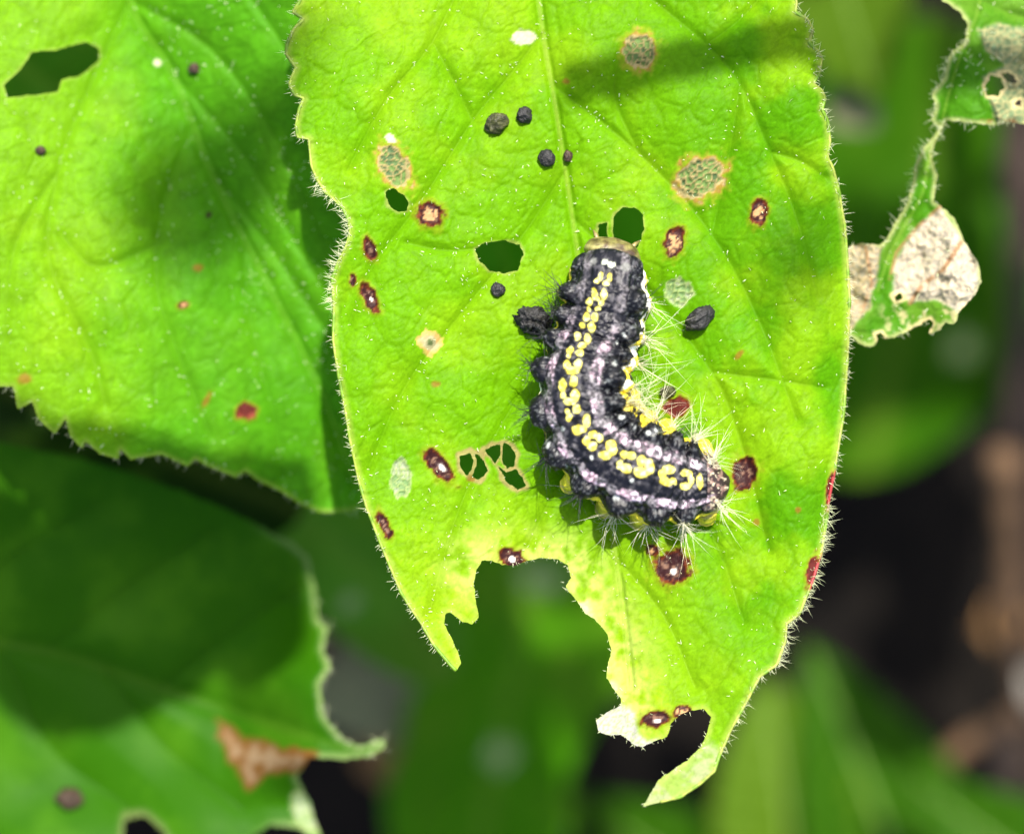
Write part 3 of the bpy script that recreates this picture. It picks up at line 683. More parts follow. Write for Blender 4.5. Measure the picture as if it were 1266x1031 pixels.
# ------------------------------------------------------------------ the branch the leaf stalks grow from, above the picture
br = catmull([(-1400, -420, -5.0), (-560, 560 - 1160, -4.3), (0, -640, -3.5), (420, -622, -3.05), (612, -642, -2.65), (960, -640, -2.95), (1500, -760, -3.4), (2300, -900, -5.0)], 8)
bp = P(br[:, 0], br[:, 1], br[:, 2])
Vb, Fb = tube(bp, 0.26 + 0.05 * np.sin(np.arange(len(bp)) * 1.7), 10)
branch = mesh_obj('branch', Vb - bp[0], Fb, M_TWIG, loc=bp[0]); tag(branch, 'brown woody shrub branch that carries the leaf stalks', 'branch')

# ------------------------------------------------------------------ far leaves
def generic_leaf(seed):
    """one ovate toothed leaf, base at the origin, one unit long, tip along +Y"""
    r = np.random.default_rng(seed); n = 44
    t = np.linspace(0, 1, n); w = 0.33 * np.sin(np.pi * t ** 0.8) ** 0.8 * (1 - 0.25 * t)
    w[0] = 0.006; w[-1] = 0.002
    cols = np.linspace(-1, 1, 15)
    tooth = 1 + 0.05 * ((np.arange(n) % 4) / 3.0 - 0.5)
    V = []
    for i in range(n):
        for k in cols:
            ww = w[i] * (tooth[i] if abs(k) > 0.99 else 1)
            x = k * ww; y = t[i] - 0.06 * abs(k) * math.sin(math.pi * t[i])
            z = 0.22 * abs(x) - 0.22 * (t[i] - 0.3) ** 2 + 0.012 * math.sin(t[i] * 50 - abs(k) * 9) * min(1, 4 * abs(k)) + 0.01 * r.normal() * abs(k)
            V.append((x, y, z))
    m = len(cols); F = [(i * m + j, i * m + j + 1, (i + 1) * m + j + 1, (i + 1) * m + j) for i in range(n - 1) for j in range(m - 1)]
    rb = [(0, tt, -0.22 * (tt - 0.3) ** 2 + 0.002) for tt in np.linspace(-0.16, 0.97, 24)]
    Vr, Fr = tube(rb, np.linspace(0.011, 0.003, 24), 6)
    return np.array(V), np.array(F), Vr, Fr
GEN = [generic_leaf(s) for s in (1, 2)]
GEN_ME = {}
def far_leaf(base, tip, width=1.0, roll=0.0, mat=M_FARLEAF, label='', group=None, var=0, name='leaf'):
    base = np.asarray(base, float); tip = np.asarray(tip, float)
    Yv = tip - base; Ln = np.linalg.norm(Yv); Yv /= Ln
    Z = np.array([0, 0, 1.0]) if abs(Yv[2]) < 0.9 else np.array([0, -1.0, 0]); Xv = np.cross(Yv, Z); Xv /= np.linalg.norm(Xv); Zv = np.cross(Xv, Yv)
    R = Matrix(((Xv[0], Yv[0], Zv[0]), (Xv[1], Yv[1], Zv[1]), (Xv[2], Yv[2], Zv[2]))).to_4x4() @ Matrix.Rotation(math.radians(roll), 4, 'Y')
    root = empty(name, base, label, 'leaf', group)
    root.rotation_euler = R.to_euler(); root.scale = (Ln * width, Ln, Ln)
    key = (var, mat.name)
    if key not in GEN_ME:
        V, F, Vr, Fr = GEN[var]
        a = mesh_obj('blade', V, F, mat, root); b = mesh_obj('midrib', Vr, Fr, M_RIB if mat not in (M_DRY, M_DRYGREY) else mat, root)
        GEN_ME[key] = (a.data, b.data)
    else:
        for nm, me in zip(('blade', 'midrib'), GEN_ME[key]):
            o = bpy.data.objects.new(nm, me); COL.objects.link(o); o.parent = root
    return root

def far_engine(label, outline, rib, veins, spots, z0, tilt, col, seed):
    outline = [tuple(p) for p in catmull(outline, 5, True)]
    rib = catmull(rib, 5); veins = [catmull(v, 4) for v in veins]
    cx, cy = np.mean(outline, 0)
    def zf(x, y, d):
        return z0 + tilt[0] * (x - cx) / 100 + tilt[1] * (cy - y) / 100 + 0.2 * (1 - np.exp(-d / 45.0)) + 0.5 * (fbm(x / 150.0, y / 150.0, seed, 2) - 0.5)
    def cf(x, y):
        n = fbm(x / 90.0, y / 90.0, seed + 1, 4)
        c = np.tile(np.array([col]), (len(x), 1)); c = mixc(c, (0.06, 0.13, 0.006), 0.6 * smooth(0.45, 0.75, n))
        return c, np.full(len(x), 0.35)
    return build_leaf(label, 'blurred leaves in the background', outline, [], zf, 8.0, cf, rib, veins, spots, seed=seed, rough=3, rib_w=8, vein_w=6, rib_pale=0.12)
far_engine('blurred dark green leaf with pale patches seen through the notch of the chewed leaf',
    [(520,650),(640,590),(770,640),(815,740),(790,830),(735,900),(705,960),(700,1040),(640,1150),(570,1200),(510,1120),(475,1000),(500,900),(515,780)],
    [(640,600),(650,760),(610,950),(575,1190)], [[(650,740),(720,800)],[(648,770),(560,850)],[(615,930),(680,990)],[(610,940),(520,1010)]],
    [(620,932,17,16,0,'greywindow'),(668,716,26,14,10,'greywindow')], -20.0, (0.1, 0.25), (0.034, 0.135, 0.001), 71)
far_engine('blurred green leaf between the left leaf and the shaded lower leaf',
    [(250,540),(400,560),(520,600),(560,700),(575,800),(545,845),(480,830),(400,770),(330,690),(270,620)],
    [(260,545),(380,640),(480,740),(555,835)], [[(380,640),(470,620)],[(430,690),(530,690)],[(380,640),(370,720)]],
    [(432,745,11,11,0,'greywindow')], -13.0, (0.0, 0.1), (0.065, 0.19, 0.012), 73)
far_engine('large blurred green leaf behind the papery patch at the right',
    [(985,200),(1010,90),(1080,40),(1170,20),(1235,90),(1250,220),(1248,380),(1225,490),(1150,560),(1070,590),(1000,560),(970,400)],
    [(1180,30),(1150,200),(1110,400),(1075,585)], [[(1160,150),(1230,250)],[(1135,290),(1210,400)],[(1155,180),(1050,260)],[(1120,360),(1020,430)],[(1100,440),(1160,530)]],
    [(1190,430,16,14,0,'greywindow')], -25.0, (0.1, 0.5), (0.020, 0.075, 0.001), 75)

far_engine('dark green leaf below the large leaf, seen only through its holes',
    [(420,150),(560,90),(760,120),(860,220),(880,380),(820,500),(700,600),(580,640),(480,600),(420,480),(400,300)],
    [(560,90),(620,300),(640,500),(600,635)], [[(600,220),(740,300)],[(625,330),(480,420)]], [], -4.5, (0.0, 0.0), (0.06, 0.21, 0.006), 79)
far_engine('near-black leaf put in for the shaded gap behind the toothed edge of the left leaf',
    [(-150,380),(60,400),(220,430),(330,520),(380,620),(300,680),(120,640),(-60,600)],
    [(-150,400),(80,510),(370,630)], [[(80,510),(200,470)],[(80,510),(180,600)]], [], -9.5, (0.0, 0.0), (0.005, 0.018, 0.001), 81)  # coloured near black to imitate the shaded gap
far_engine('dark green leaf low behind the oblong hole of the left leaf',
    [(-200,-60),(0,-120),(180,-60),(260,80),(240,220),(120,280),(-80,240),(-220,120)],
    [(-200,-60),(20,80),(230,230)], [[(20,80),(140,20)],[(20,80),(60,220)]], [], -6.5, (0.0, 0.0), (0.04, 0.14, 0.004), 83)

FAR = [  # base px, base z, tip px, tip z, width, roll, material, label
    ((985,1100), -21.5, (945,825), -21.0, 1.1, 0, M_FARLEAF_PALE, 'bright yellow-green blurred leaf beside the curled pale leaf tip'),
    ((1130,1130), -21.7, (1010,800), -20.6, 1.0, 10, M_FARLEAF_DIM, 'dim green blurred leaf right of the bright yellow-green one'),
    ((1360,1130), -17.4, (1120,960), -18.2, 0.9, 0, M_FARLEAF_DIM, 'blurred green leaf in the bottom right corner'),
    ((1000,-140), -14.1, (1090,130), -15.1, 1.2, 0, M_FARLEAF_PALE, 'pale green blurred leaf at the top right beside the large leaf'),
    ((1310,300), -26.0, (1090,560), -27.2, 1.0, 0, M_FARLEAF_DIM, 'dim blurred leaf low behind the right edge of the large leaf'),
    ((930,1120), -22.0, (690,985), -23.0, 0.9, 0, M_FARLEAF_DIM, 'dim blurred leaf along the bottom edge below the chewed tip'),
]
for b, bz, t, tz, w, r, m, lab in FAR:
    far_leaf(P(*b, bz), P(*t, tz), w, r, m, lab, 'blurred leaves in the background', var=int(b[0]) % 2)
DRYL = [
    ((425,800), -19.6, (490,930), -20.2, 1.6, 0, M_DRYGREY, 'grey-brown dry leaf blurred beside the curled corner of the shaded leaf'),
    ((480,880), -23.9, (530,1000), -24.5, 1.4, 0, M_DRY, 'brownish dry leaf blurred below the grey one'),
    ((1030,110), -16.0, (1090,160), -16.3, 1.5, 0, M_DRYGREY, 'grey-tan dry leaf blurred right of the large leaf near the top'),
    ((1025,-5), -16.0, (1095,50), -16.3, 1.6, 0, M_DRYGREY, 'pale grey dry leaf blurred at the top edge'),
    ((1215,775), -26.0, (1275,765), -26.5, 1.6, 0, M_DRY, 'orange-brown dry leaf blurred at the right edge'),
    ((980,1005), -26.0, (1090,1025), -26.5, 1.0, 0, M_DRY, 'brown dry leaf blurred at the bottom right'),
]
for b, bz, t, tz, w, r, m, lab in DRYL:
    far_leaf(P(*b, bz), P(*t, tz), w, r, m, lab, 'dry leaves in the background', var=1, name='dry_leaf')

def rod(name, pts, r0, r1, mat, label, cat):
    p = catmull(pts, 8); n = len(p)
    rr = np.linspace(r0, r1, n) * (1 + 0.12 * np.sin(np.arange(n) * 1.9) + 0.1 * np.sin(np.arange(n) * 0.7))
    V, F = tube(p, rr, 9)
    return tag(mesh_obj(name, V - p[0], F, mat, loc=p[0]), label, cat)
rod('stem', [P(1262,-300,-18.2), P(1256,100,-21.0), P(1262,400,-23.8), P(1250,800,-28.0), P(1240,1100,GZ)], 0.35, 0.45, M_DARKTWIG, 'dark upright stem blurred along the right edge', 'stem')
rod('stem', [P(1240,560,-19.6), P(1246,700,-21.7), P(1244,790,-23.8), P(1270,950,GZ)], 0.32, 0.3, M_TWIG, 'brown stem piece blurred above the orange dry leaf', 'stem')
rod('twig', [P(1060,1090,-23.1), P(1130,1000,-22.4), P(1180,930,-21.7), P(1260,880,-21.0)], 0.34, 0.22, M_TWIG, 'brown twig rising diagonally at the bottom right, blurred', 'twig')

def blob(name, c, r, mat, label, cat, group=None, seed=0, squash=(1, 1, 1), amp=0.25, freq=2.0, n=(14, 22), rotz=0.0):
    th = np.linspace(0, np.pi, n[0]); ph = np.linspace(0, 2 * np.pi, n[1], endpoint=False)
    T, Ph = np.meshgrid(th, ph, indexing='ij')
    d = np.stack([np.sin(T) * np.cos(Ph), np.sin(T) * np.sin(Ph), np.cos(T)], -1).reshape(-1, 3)
    nn = fbm(d[:, 0] * freq + 3 * d[:, 2] + seed, d[:, 1] * freq - 2 * d[:, 2] + seed * 1.7, seed, 3)
    V = d * (1 + amp * 2 * (nn - 0.5))[:, None] * r * np.array(squash)
    ca, sa = math.cos(rotz), math.sin(rotz)
    V = np.stack([V[:, 0] * ca - V[:, 1] * sa, V[:, 0] * sa + V[:, 1] * ca, V[:, 2]], -1)
    m = n[1]; F = np.array([(i * m + j, (i + 1) * m + j, (i + 1) * m + (j + 1) % m, i * m + (j + 1) % m) for i in range(n[0] - 1) for j in range(m)])
    return tag(mesh_obj(name, V, F, mat, loc=c), label, cat, group)
STONES = [(738,1018,0.50,'pale stone on the soil blurred at the bottom edge'),(1262,852,0.6,'grey stone on the soil blurred at the right edge')]
for x, y, r, lab in STONES:
    blob('stone', P(x, y, GZ + r * 0.45), r, M_STONE, lab, 'stone', 'stones on the soil', int(x), (1.1, 0.9, 0.7))

# ------------------------------------------------------------------ caterpillar
SPINE = catmull([(756,321),(753,334),(751,352),(746,385),(736,420),(726,455),(721,490),(726,521),(742,549),(768,570),(799,584),(833,593),(866,597),(890,595),(902,592)], 12)
SPINE = resample(SPINE, n=760)
NS, NT = 760, 264
sp = np.linspace(0, 1, NS)
arc = np.r_[0, np.cumsum(np.linalg.norm(np.diff(SPINE, axis=0), axis=1))] / 100.0
LEN = arc[-1]
prof = np.interp(arc, [0, .04, .10, .18, .30, .50, .9, 1.6, 2.4, 3.0, LEN - .75, LEN - .50, LEN - .34, LEN - .20, LEN - .10, LEN - .03, LEN], [.12, .26, .36, .43, .47, .485, .50, .54, .56, .56, .52, .455, .40, .315, .21, .09, .02])
k = np.ones(7) / 7; prof = np.convolve(np.r_[np.full(3, prof[0]), prof, np.full(3, prof[-1])], k, 'valid')
roll = np.interp(arc, [0, .8, 1.5, 2.2, 3.0, LEN], [.12, .2, .36, .22, .04, .0])
prof = prof * 1.03
SEG = 0.345
seg_ph = (arc - 0.30) / SEG
zleaf = zat_main(SPINE[:, 0], SPINE[:, 1])
zleaf = np.convolve(np.r_[np.full(30, zleaf[0]), zleaf, np.full(30, zleaf[-1])], np.ones(61) / 61, 'valid')
cz = zleaf + np.maximum(prof * 1.03, 0.42) * 0.82 + 0.05
C = P(SPINE[:, 0], SPINE[:, 1], cz)
Tn = np.gradient(C, axis=0); Tn /= np.linalg.norm(Tn, axis=1)[:, None]
Lv = np.cross(Tn, np.array([0, 0, 1.0])); Lv /= np.linalg.norm(Lv, axis=1)[:, None]; Uv = np.cross(Lv, Tn)
theta = np.linspace(-np.pi, np.pi, NT, endpoint=False)
TH, AR = np.meshgrid(theta, arc); SG = (AR - 0.30) / SEG
frac = SG - np.floor(SG)                      # 0 .. 1 within a segment
bell = lambda q, s: np.exp(-(q / s) ** 2)
taper = smooth(0.05, 0.35, AR) * smooth(LEN - 0.05, LEN - 0.45, AR)
def wart_f(sgn):
    return np.sqrt(np.clip(1 - ((frac - 0.5) * SEG / 0.135) ** 2 - ((TH - sgn * 0.98) / 0.27) ** 2, 0, 1))
def body_r():
    r = prof[:, None] * (1 - 0.05 * bell(np.minimum(frac, 1 - frac), 0.12) * taper)
    for sgn in (-1, 1):
        r = r + taper * (0.125 * wart_f(sgn) - 0.05 * bell(np.minimum(frac, 1 - frac), 0.16) * bell(TH - sgn * 1.0, 0.3)
                         + 0.018 * bell((frac - 0.45) * SEG, 0.10) * bell(TH - sgn * 0.60, 0.15)
                         + 0.06 * bell((frac - 0.5) * SEG, 0.10) * bell(TH - sgn * 1.62, 0.22))
    wr = fbm(AR * 16, TH * 7, 91, 3) - 0.5
    f1, f2, cid = worley(AR * 13 + 40, TH * 6.0 + 40, 33)
    r = r + taper * (0.035 * wr + 0.030 * (0.5 - np.clip(f1, 0, 1)))
    return r
RR = body_r()
A2 = TH + roll[:, None]
flat = np.where(np.cos(A2) < 0, 0.86, 0.95)
BV = C[:, None] + RR[..., None] * (np.cos(A2)[..., None] * flat[..., None] * Uv[:, None] + np.sin(A2)[..., None] * Lv[:, None])
BVf = BV.reshape(-1, 3)
# pixel position of each skin vertex, used to lay out the yellow back marks at their true places
kx = H / (H - BVf[:, 2]) * 100; BX = BVf[:, 0] * kx + 633; BY = 515.5 - BVf[:, 1] * kx
wx = (fbm(BX / 4.0, BY / 4.0, 1, 2) - 0.5) * 3.0; wy = (fbm(BX / 4.0, BY / 4.0, 2, 2) - 0.5) * 3.0
def marks(lst, ox, oy, sc):
    f = np.zeros(len(BX))
    for cx, cy, rx, ry in lst:
        e = np.hypot((BX + wx - ox - cx / sc) / (0.80 * rx / sc + 0.2), (BY + wy - oy - cy / sc) / (0.86 * ry / sc + 0.2))
        f = np.maximum(f, smooth(1.35, 0.75, e))
    return f
YA = [(683,560,15,35),(655,592,15,18),(748,565,17,32),(722,612,24,20),(635,690,19,48),(662,722,16,14),(705,695,27,44),(600,750,25,30),(593,800,14,20),(687,757,24,24),(663,798,20,14),(572,860,25,34),(640,862,27,32),(545,925,21,27),(615,935,28,44)]
YB = [(512,215,26,34),(585,235,24,38),(545,285,32,24),(455,322,25,32),(445,360,14,20),(525,342,28,28),(430,432,30,34),(515,427,30,36),(470,475,52,28),(482,555,31,44),(395,585,26,50),(402,660,20,28),(435,705,34,26),(490,660,33,48),(476,708,24,20),(505,765,33,34),(432,780,14,24),(444,825,24,28),(577,850,30,48),(513,917,46,38),(555,915,24,26)]
YC = [(600,240,36,32),(652,268,32,32),(550,290,32,33),(592,332,42,32),(742,325,48,42),(698,405,54,34),(758,368,36,36),(845,400,33,32),(905,407,38,30),(815,478,30,36),(865,507,46,36),(985,450,42,38),(975,535,52,38)]
YD = [(135,400,36,36),(188,440,32,56),(130,492,46,30),(325,458,52,30),(278,495,24,34),(320,545,62,28),(372,550,12,20),(450,485,42,22),(482,535,22,52),(440,578,42,24),(546,545,24,58)]
yel = np.maximum.reduce([marks(YA, 630, 250, 6.065), marks(YB, 630, 380, 6.065), marks(YC, 640, 500, 6.44), marks(YD, 770, 500, 5.73)])
gap = marks([(330,512,16,22)], 770, 500, 5.73); yel = yel * (1 - gap)
WHT = [(858,210,14,24),(810,265,11,12),(790,415,24,26),(735,565,26,26),(840,820,28,20),(935,890,14,24),(1040,940,18,18),(342,935 - 788,12,14),(275,372,12,12),(1110,915,28,16)]
WHT2 = [(470,570,22,24),(785,740,28,18),(240,320,22,34),(590,420,16,18),(910,605,18,18),(360,190,20,18),(390,490,14,20)]
wht = np.maximum(marks(WHT, 630, 380, 6.065), marks(WHT2, 640, 500, 6.44))
th = TH.ravel(); ar = AR.ravel(); fr = frac.ravel(); a_th = np.abs(th)
n1 = fbm(ar * 9, th * 5, 11, 4); n2 = fbm(ar * 22, th * 11, 13, 3); wf = smooth(0.5, 0.3, ar); n2 = n2 * (1 - wf) + fbm(BX / 5.0, BY / 5.0, 13, 3) * wf; n1 = n1 * (1 - wf) + fbm(BX / 11.0, BY / 11.0, 17, 3) * wf
cc = np.tile(np.array([[0.0035, 0.0035, 0.006]]), (len(th), 1))
cc = mixc(cc, (0.055, 0.052, 0.058), 0.7 * smooth(0.54, 0.74, n2))
n4 = fbm(BX / 2.7, BY / 2.7, 51, 2)
band = smooth(0.40, 0.45, a_th + 0.10 * (n2 - 0.5)) * smooth(0.70, 0.63, a_th + 0.10 * (n1 - 0.5))
grey = mixc(np.tile(np.array([[0.115, 0.105, 0.112]]), (len(th), 1)), (0.27, 0.19, 0.225), smooth(0.42, 0.62, n1 + 0.35 * bell(fr - 0.5, 0.22) - 0.14) * smooth(0.6, 1.4, ar))
grey = mixc(grey, (0.40, 0.32, 0.37), 0.85 * smooth(0.55, 0.70, n1 + 0.10 * smooth(2.4, 3.8, ar) + 0.25 * (n2 - 0.5)) * smooth(0.9, 1.8, ar))
grey = grey * ((0.35 + 1.3 * smooth(0.25, 0.75, n4)) * (0.62 + 0.38 * smooth(0.5, 1.5, ar)))[:, None]
grey = mixc(grey, (0.010, 0.010, 0.014), 0.9 * smooth(0.46, 0.34, n2)); grey = mixc(grey, (0.012, 0.012, 0.016), 0.8 * bell(np.minimum(fr, 1 - fr), 0.06))
cc = cc * (1 - band[:, None]) + grey * band[:, None]
cc = mixc(cc, (0.075, 0.08, 0.08), 0.7 * smooth(0.60, 0.74, n4) * (a_th > 0.66))
wart = np.clip(wart_f(-1) + wart_f(1), 0, 1).ravel() * (taper.ravel() > 0.5)
cc = mixc(cc, (0.003, 0.003, 0.0042), 0.92 * smooth(0.05, 0.35, wart) * smooth(0.70, 0.60, n4))
low = smooth(1.26, 1.36, a_th + 0.16 * (n1 - 0.5))
lowc = mixc(np.tile(np.array([[0.62, 0.50, 0.035]]), (len(th), 1)), (0.78, 0.77, 0.70), smooth(0.50, 0.62, n1 + 0.10 * (th < 0)) * smooth(2.2, 1.4, ar))
lowc = mixc(lowc, (0.012, 0.012, 0.015), smooth(0.60, 0.68, fbm(ar * 7, th * 4, 29, 2)))
lowc = mixc(lowc, (0.20, 0.24, 0.05), smooth(1.9, 2.3, a_th))
cc = cc * (1 - low[:, None]) + lowc * low[:, None]
ycol = mixc(np.tile(np.array([[0.64, 0.54, 0.05]]), (len(th), 1)), (0.78, 0.74, 0.20), smooth(0.4, 0.65, fbm(BX / 5.0, BY / 5.0, 87, 3)))
yf = (yel * (a_th < 0.66) * (0.6 + 0.4 * smooth(0.3, 0.5, n4)))[:, None]; cc = cc * (1 - yf) + ycol * yf
cc = mixc(cc, (0.70, 0.62, 0.12), 0 * yel * (a_th < 0.66) * (0.72 + 0.28 * smooth(0.3, 0.5, n4)))
cc = mixc(cc, (0.36, 0.38, 0.36), wht * 0.85 * (a_th < 1.3) * smooth(0.35, 0.5, n2))  # pale warts and glossy highlights, both painted into the skin colour
cc = mixc(cc, (0.42, 0.45, 0.34), 0.9 * marks([(715,450,28,20),(765,467,26,22)], 630, 250, 6.065))
cc = mixc(cc, (0.13, 0.13, 0.12), 0.8 * marks([(630,440,30,24),(870,490,44,34),(608,468,10,10),(885,505,16,14)], 630, 250, 6.065))
cc = mixc(cc, (0.10, 0.085, 0.035), smooth(0.08, 0.03, ar))
endf = smooth(LEN - 0.30, LEN - 0.14, ar); nt = fbm(BX / 4.0, BY / 4.0, 71, 3)
cc = mixc(cc, (0.022, 0.014, 0.013), endf); cc = mixc(cc, (0.16, 0.10, 0.08), endf * smooth(0.52, 0.66, nt)); cc = mixc(cc, (0.36, 0.32, 0.22), endf * smooth(0.62, 0.72, fbm(BX / 3.0, BY / 3.0, 73, 2)))
iu = np.arange(NS - 1)[:, None] * NT; ju = np.arange(NT)[None]; j2 = (ju + 1) % NT
BF = np.stack([iu + ju, iu + NT + ju, iu + NT + j2, iu + j2], -1).reshape(-1, 4)
iT = np.arange(NT); capA = np.stack([iT, (iT + 1) % NT, np.full(NT, NS * NT), np.full(NT, NS * NT)], -1)
base_c = np.array([*C[NS // 2][:2], zleaf[NS // 2]])
cat = empty('caterpillar', base_c, 'black bristly caterpillar with yellow back marks curled on the large leaf', 'caterpillar')
body = mesh_obj('body', BVf - base_c, BF, M_BODY, cat, cols=cc)
# head, tucked down at the front
def ellipsoid(c, r, ax, n=(20, 28), amp=0.05, seed=3):
    tt = np.linspace(0, np.pi, n[0]); ph = np.linspace(0, 2 * np.pi, n[1], endpoint=False)
    T, Ph = np.meshgrid(tt, ph, indexing='ij')
    d = np.stack([np.cos(T), np.sin(T) * np.cos(Ph), np.sin(T) * np.sin(Ph)], -1).reshape(-1, 3)
    w = 1 + amp * 2 * (fbm(d[:, 0] * 4 + d[:, 2] * 3, d[:, 1] * 4 - d[:, 2] * 2, seed, 3) - 0.5)
    V = np.asarray(c) + (d * np.asarray(r) * w[:, None]) @ np.asarray(ax)
    m = n[1]; F = np.array([(i * m + j, (i + 1) * m + j, (i + 1) * m + (j + 1) % m, i * m + (j + 1) % m) for i in range(n[0] - 1) for j in range(m)])
    return V, F, d
hx = np.array([Tn[0], Lv[0], [0, 0, 1.0]])
hc = P(757, 313, zleaf[0] + 0.30)
Vh, Fh, dh = ellipsoid(hc, (0.19, 0.35, 0.29), hx, (26, 40), 0.07)
hn = fbm(Vh[:, 0] * 14, Vh[:, 1] * 14, 4, 3)
hcol = mixc(np.tile(np.array([[0.11, 0.095, 0.03]]), (len(Vh), 1)), (0.22, 0.20, 0.07), smooth(0.5, 0.7, hn)); hcol = mixc(hcol, (0.05, 0.03, 0.015), smooth(0.42, 0.3, hn))
head = mesh_obj('head', Vh - base_c, Fh, M_HEAD, cat, cols=hcol)
for sx in (-1, 1):
    e0 = hc + hx[0] * -0.10 + hx[1] * 0.20 * sx + np.array([0, 0, -0.05])
    Vt, Ft = tube([e0, e0 + hx[0] * -0.08 + hx[1] * 0.05 * sx, e0 + hx[0] * -0.13 + hx[1] * 0.09 * sx + np.array([0, 0, -0.05])], [0.035, 0.026, 0.01], 6)
    mesh_obj('antenna', Vt - base_c, Ft, M_HEAD, head, cols=np.tile([[0.16, 0.13, 0.04]], (len(Vt), 1)))
# front legs: three pairs of short jointed hooks
for pr in range(3):
    i = int(np.searchsorted(arc, 0.20 + pr * 0.33))
    for sx in (-1, 1):
        b0 = C[i] + Lv[i] * sx * prof[i] * 0.70 - np.array([0, 0, prof[i] * 0.45])
        out = Lv[i] * sx * (0.30 if pr else 0.20) * prof[i]
        p = [b0, b0 + out * 0.9 + np.array([0, 0, 0.02]), b0 + out * 1.35 - np.array([0, 0, 0.10]) - Tn[i] * 0.05, b0 + out * 1.2 - np.array([0, 0, 0.26]) - Tn[i] * 0.09]
        p = [np.array([q[0], q[1], max(q[2], zleaf[i] + 0.03)]) for q in p]
        p = catmull(p, 5); Vt, Ft = tube(p, np.linspace(0.085, 0.02, len(p)), 8)
        mesh_obj('leg', Vt - base_c, Ft, M_HEAD, cat, cols=np.tile([[0.30, 0.25, 0.05]], (len(Vt), 1)))
# fleshy prolegs
for a0 in (1.75, 2.1, 2.45, 2.8, 3.15, 4.35):
    i = int(np.searchsorted(arc, min(a0, LEN - 0.3)))
    for sx in ((-1,) if a0 < 2.3 else (-1, 1)):
        top = C[i] + Lv[i] * sx * prof[i] * 0.84 - np.array([0, 0, prof[i] * 0.25]); foot = C[i] + Lv[i] * sx * prof[i] * 1.08; foot[2] = zleaf[i] + 0.03
        p = catmull([top, 0.5 * (top + foot) + Lv[i] * sx * 0.05, foot], 5)
        Vt, Ft = tube(p, np.interp(np.linspace(0, 1, len(p)), [0, .6, 1], [.14, .12, .10]), 10)
        n = fbm(Vt[:, 0] * 9, Vt[:, 1] * 9, 6, 3)
        mesh_obj('proleg', Vt - base_c, Ft, M_HEAD, cat, cols=mixc(np.tile([[0.55, 0.46, 0.03]], (len(Vt), 1)), (0.2, 0.2, 0.02), smooth(0.5, 0.7, n)))
# bristle tufts on each wart
nseg = int((LEN - 0.45) / SEG) + 1
for sgi in range(nseg):
    s0 = 0.30 + (sgi + 0.5) * SEG
    if s0 > LEN - 0.06: continue
    i = int(np.searchsorted(arc, s0))
    for sx in (-1, 1):                       # +1 is the outer side, left and below in the photo
        for th0, kind in ((0.98, 0), (1.62, 1)):
            j = int(((sx * th0 + np.pi) / (2 * np.pi)) * NT) % NT
            wart = BV[i, j]; nrm = wart - C[i]; nrm /= np.linalg.norm(nrm)
            white = (kind == 1 and not (sx == 1 and s0 < 2.6)) or (sx == 1 and s0 > 3.0 and kind == 1) or (s0 > LEN - 0.8)
            n = int(rng.integers(16, 26)) if kind == 1 or sgi > 8 else int(rng.integers(12, 18))
            D = nrm + rng.normal(0, 0.75, (n, 3)); D[:, 2] = np.maximum(D[:, 2], -0.15)
            if s0 > LEN - 0.8: D += Tn[i] * 0.7
            Bp = wart - nrm * 0.02 + rng.normal(0, 0.025, (n, 3))
            ln = rng.uniform(0.08, 0.50, n) if white else rng.uniform(0.12, 0.34, n)
            if white and sx == -1 and 1.3 < s0 < 2.6: ln *= 1.1
            Vt, Ft = hairs(Bp, D, ln, 0.0035 if white else 0.0048, rng.normal(0, 0.45, (n, 3)))
            mesh_obj('bristle_tuft', Vt - base_c, Ft, M_PALEHAIR if white else M_BLACKHAIR, body)

# ------------------------------------------------------------------ droppings on the leaves
PEL = [(648,143,10,1.0,0,M_FRASS,'round black dropping beside the midrib above the other droppings',0),(614,153,12.5,1.15,20,M_FRASSGREEN,'olive-brown lumpy dropping left of the topmost black one',0),
       (676,196,10,1.0,0,M_FRASS,'round black dropping touching the midrib above the caterpillar',0),(702,193,6,1.2,90,M_FRASSBROWN,'tiny brown dropping just right of the midrib',0),
       (616,358,8.5,1.0,0,M_FRASS,'small black dropping under the larger rounded hole',0),(865,394,14,1.35,35,M_FRASS,'large oblong dark dropping right of the caterpillar',0),
       (826,484,8,1.2,0,M_FRASSGREEN,'small dark green dropping above the red spot inside the curl',0),
       (660,398,17,1.15,-10,M_FRASS,'ragged black clump pressed against the left side of the caterpillar',0),
       (240,85,7,1.1,0,M_FRASSBROWN,'dark brown dropping on the left leaf near its midrib',1),(50,186,6,1.1,0,M_FRASSBROWN,'dark brown dropping on the left leaf below the oblong hole',1),
       (86,986,15,1.2,0,M_FRASSBROWN,'blurred brown dropping on the shaded lower leaf',2)]
for k, (x, y, r, el, ang, m, lab, wh) in enumerate(PEL):
    zz = float((zat_main, zat_left, zat_low)[wh](x, y)[0])
    blob('dropping', P(x, y, zz + r / 100 * 0.72), r / 100.0, m, lab, 'dropping', 'droppings on the leaves', k + 3, (el, 1 / el ** 0.5, 0.9), 0.85 if x == 660 else 0.35, 4.5 if x == 660 else 3.0, (24, 34) if x == 660 else (18, 26), math.radians(ang))

# ------------------------------------------------------------------ unseen leaves added toward the sun, outside the picture, to cast shade
def shade_leaf(px, py, z, dist, length, ang, width=1.0, flat=0.35):
    c = P(px, py, z) + S * dist
    u = np.array([math.cos(math.radians(ang)), math.sin(math.radians(ang)), -flat]); u /= np.linalg.norm(u)
    far_leaf(c - u * length / 2, c + u * length / 2, width, 0, M_FARLEAF, 'unseen green leaf added above the frame to cast shade', 'added shade leaves above the frame', var=int(dist) % 2)
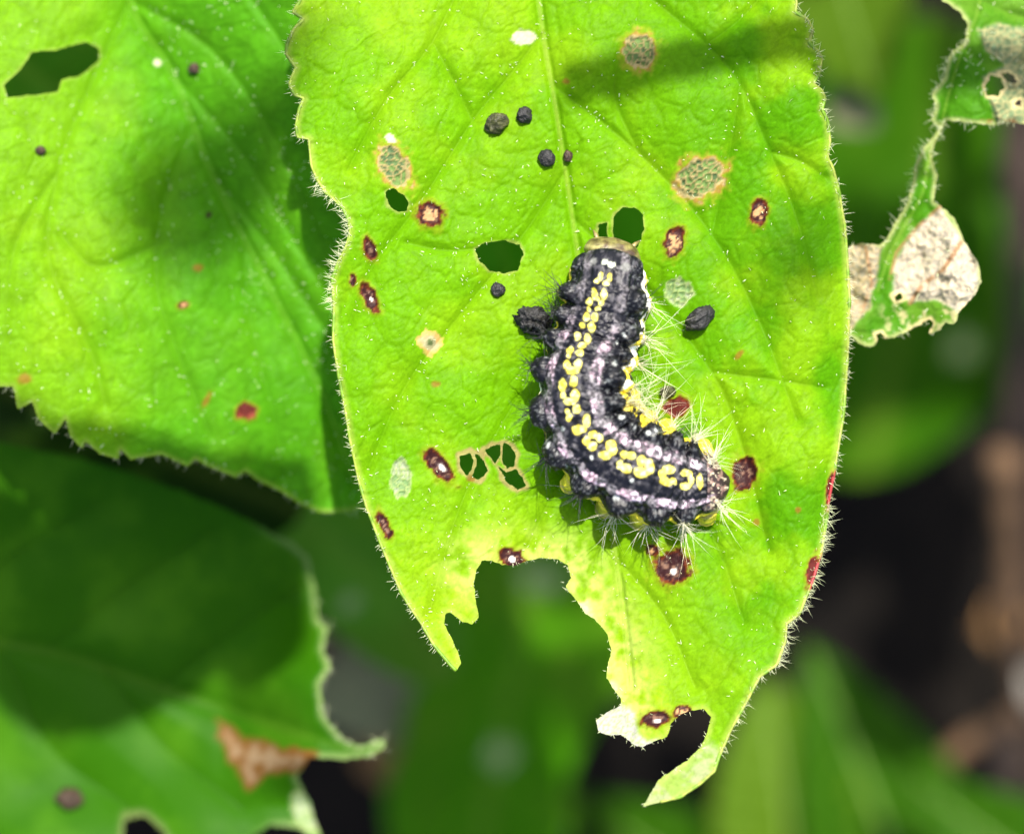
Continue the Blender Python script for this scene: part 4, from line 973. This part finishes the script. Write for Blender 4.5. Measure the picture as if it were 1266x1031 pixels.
# added foliage that shades the background, part of the left leaf and the lower leaf
gx, gy = np.meshgrid(np.arange(400, 1040, 60), np.arange(-60, 980, 60)); gm = sdf(gx.ravel().astype(float), gy.ravel().astype(float), OUT_MAIN) > 5
LIT = [(a, b, 0.2, 0.0) for a, b in zip(gx.ravel()[gm], gy.ravel()[gm])]
LIT += [(40,40,-1.2,0.3),(120,20,-1.3,0.3),(40,200,-1.2,0.3),(30,330,-1.2,0.3),(40,440,-1.2,0.2),(100,130,-1.2,0.3),(190,20,-1.3,0.2),(60,420,-1.2,.3),(150,470,-1.4,.3),(250,480,-1.4,.3),(330,540,-1.6,.3),(200,380,-1.3,.3),(320,430,-1.3,.3),(130,320,-1.2,.3),(250,260,-1.3,.3),(340,260,-1.3,.3),(280,120,-1.3,.3),
        (355,850,-2.4,0.3),(250,985,-3.2,0.3),(120,940,-3.3,0.3),(40,860,-3.4,0.2),(1160,320,-0.6,0.4),(1220,60,-0.8,0.4),(1080,360,-0.7,0.3),
        (950,900,-21.2,1.3),(1190,430,-20,0.6),(1100,540,-20,0.5),(1050,30,-16,0.7),(460,690,-13,0.6),(440,720,-13,0.5),(460,860,-19.5,0.5),(1060,130,-16,0.6),(1240,770,-25,0.5),(1150,980,-22,0.6)]
DARK = [(1120,680,GZ,10),(1200,640,GZ,8),(1150,780,GZ,10),(1080,850,GZ,6),(1255,300,GZ,4),(800,880,GZ,8),(420,1000,GZ,8),(860,980,GZ,4),(560,950,-20,8),(590,1020,-20,8),(650,850,-20,6),(1120,250,-20,10),(1130,150,-20,6),(1050,900,-21,14),(1120,880,-21,10),(1030,820,-21,8),(1220,200,-20,6),(640,720,-20,5),(700,830,-20,5)]
r2 = np.random.default_rng(5)
made = 0
for (dx, dy, dzz, cnt) in DARK:
    q = P(dx, dy, dzz)
    for t in range(cnt):
        dist = r2.uniform(22, 55) - 0.0 * dzz; ln = r2.uniform(1.8, 4.2); a = r2.uniform(0, 360)
        c = q + S * dist + np.array([*r2.normal(0, 0.7, 2), 0])
        ok = c[1] - ln * 0.6 > 5.6 * max(0.0, (H - c[2]) / H) and c[2] > 1.0
        for (lx, ly, lz, rad) in LIT:
            v = c - P(lx, ly, lz)
            if v @ S > 0 and np.linalg.norm(v - (v @ S) * S) < rad + ln * 0.36: ok = False; break
        if not ok: continue
        u = np.array([math.cos(math.radians(a)), math.sin(math.radians(a)), 0.0]); u -= S * (u @ S) * 0.6; u /= np.linalg.norm(u)
        far_leaf(c - u * ln / 2, c + u * ln / 2, 1.1, r2.uniform(-15, 15), M_FARLEAF, 'unseen green leaf added above the frame to cast shade', 'added shade leaves above the frame', var=made % 2)
        made += 1
print('SHADE LEAVES', made)
shade_leaf(180, 800, -4.1, 30, 5.0, -10, 0.85, 0.5)
shade_leaf(150, 715, -4.1, 32, 4.4, -14, 0.6, 0.5)
shade_leaf(300, 705, -4.0, 30, 1.8, 10, 1.0, 0.5)
shade_leaf(-20, 660, -4.1, 36, 2.4, -20, 0.8, 0.5)
shade_leaf(335, 770, -3.9, 34, 2.2, 70, 0.9, 0.5)
shade_leaf(0, 740, -4.1, 33, 2.8, 10, 0.8, 0.5)
for a, b, d, l in ((985,330,95,1.3),):
    shade_leaf(a, b, 0.0 if a > 500 else -1.3, d, l, a % 90, 0.9, 0.3)
shade_leaf(278, 212, -1.3, 85, 3.2, 38, 0.95, 0.2)
# unseen twig added to throw the soft dark bar across the top of the large leaf
c0 = P(715, 104, 0.1) + S * 28; c1 = P(1100, 55, 0.1) + S * 28
rod('twig', [c0 + (c0 - c1) * 0.02, c0, 0.5 * (c0 + c1) + np.array([0, .1, 0]), c1, c1 + (c1 - c0) * 1.2], 0.25, 0.30, M_TWIG, 'unseen brown twig added high above the leaf to cast a shadow bar', 'twig')
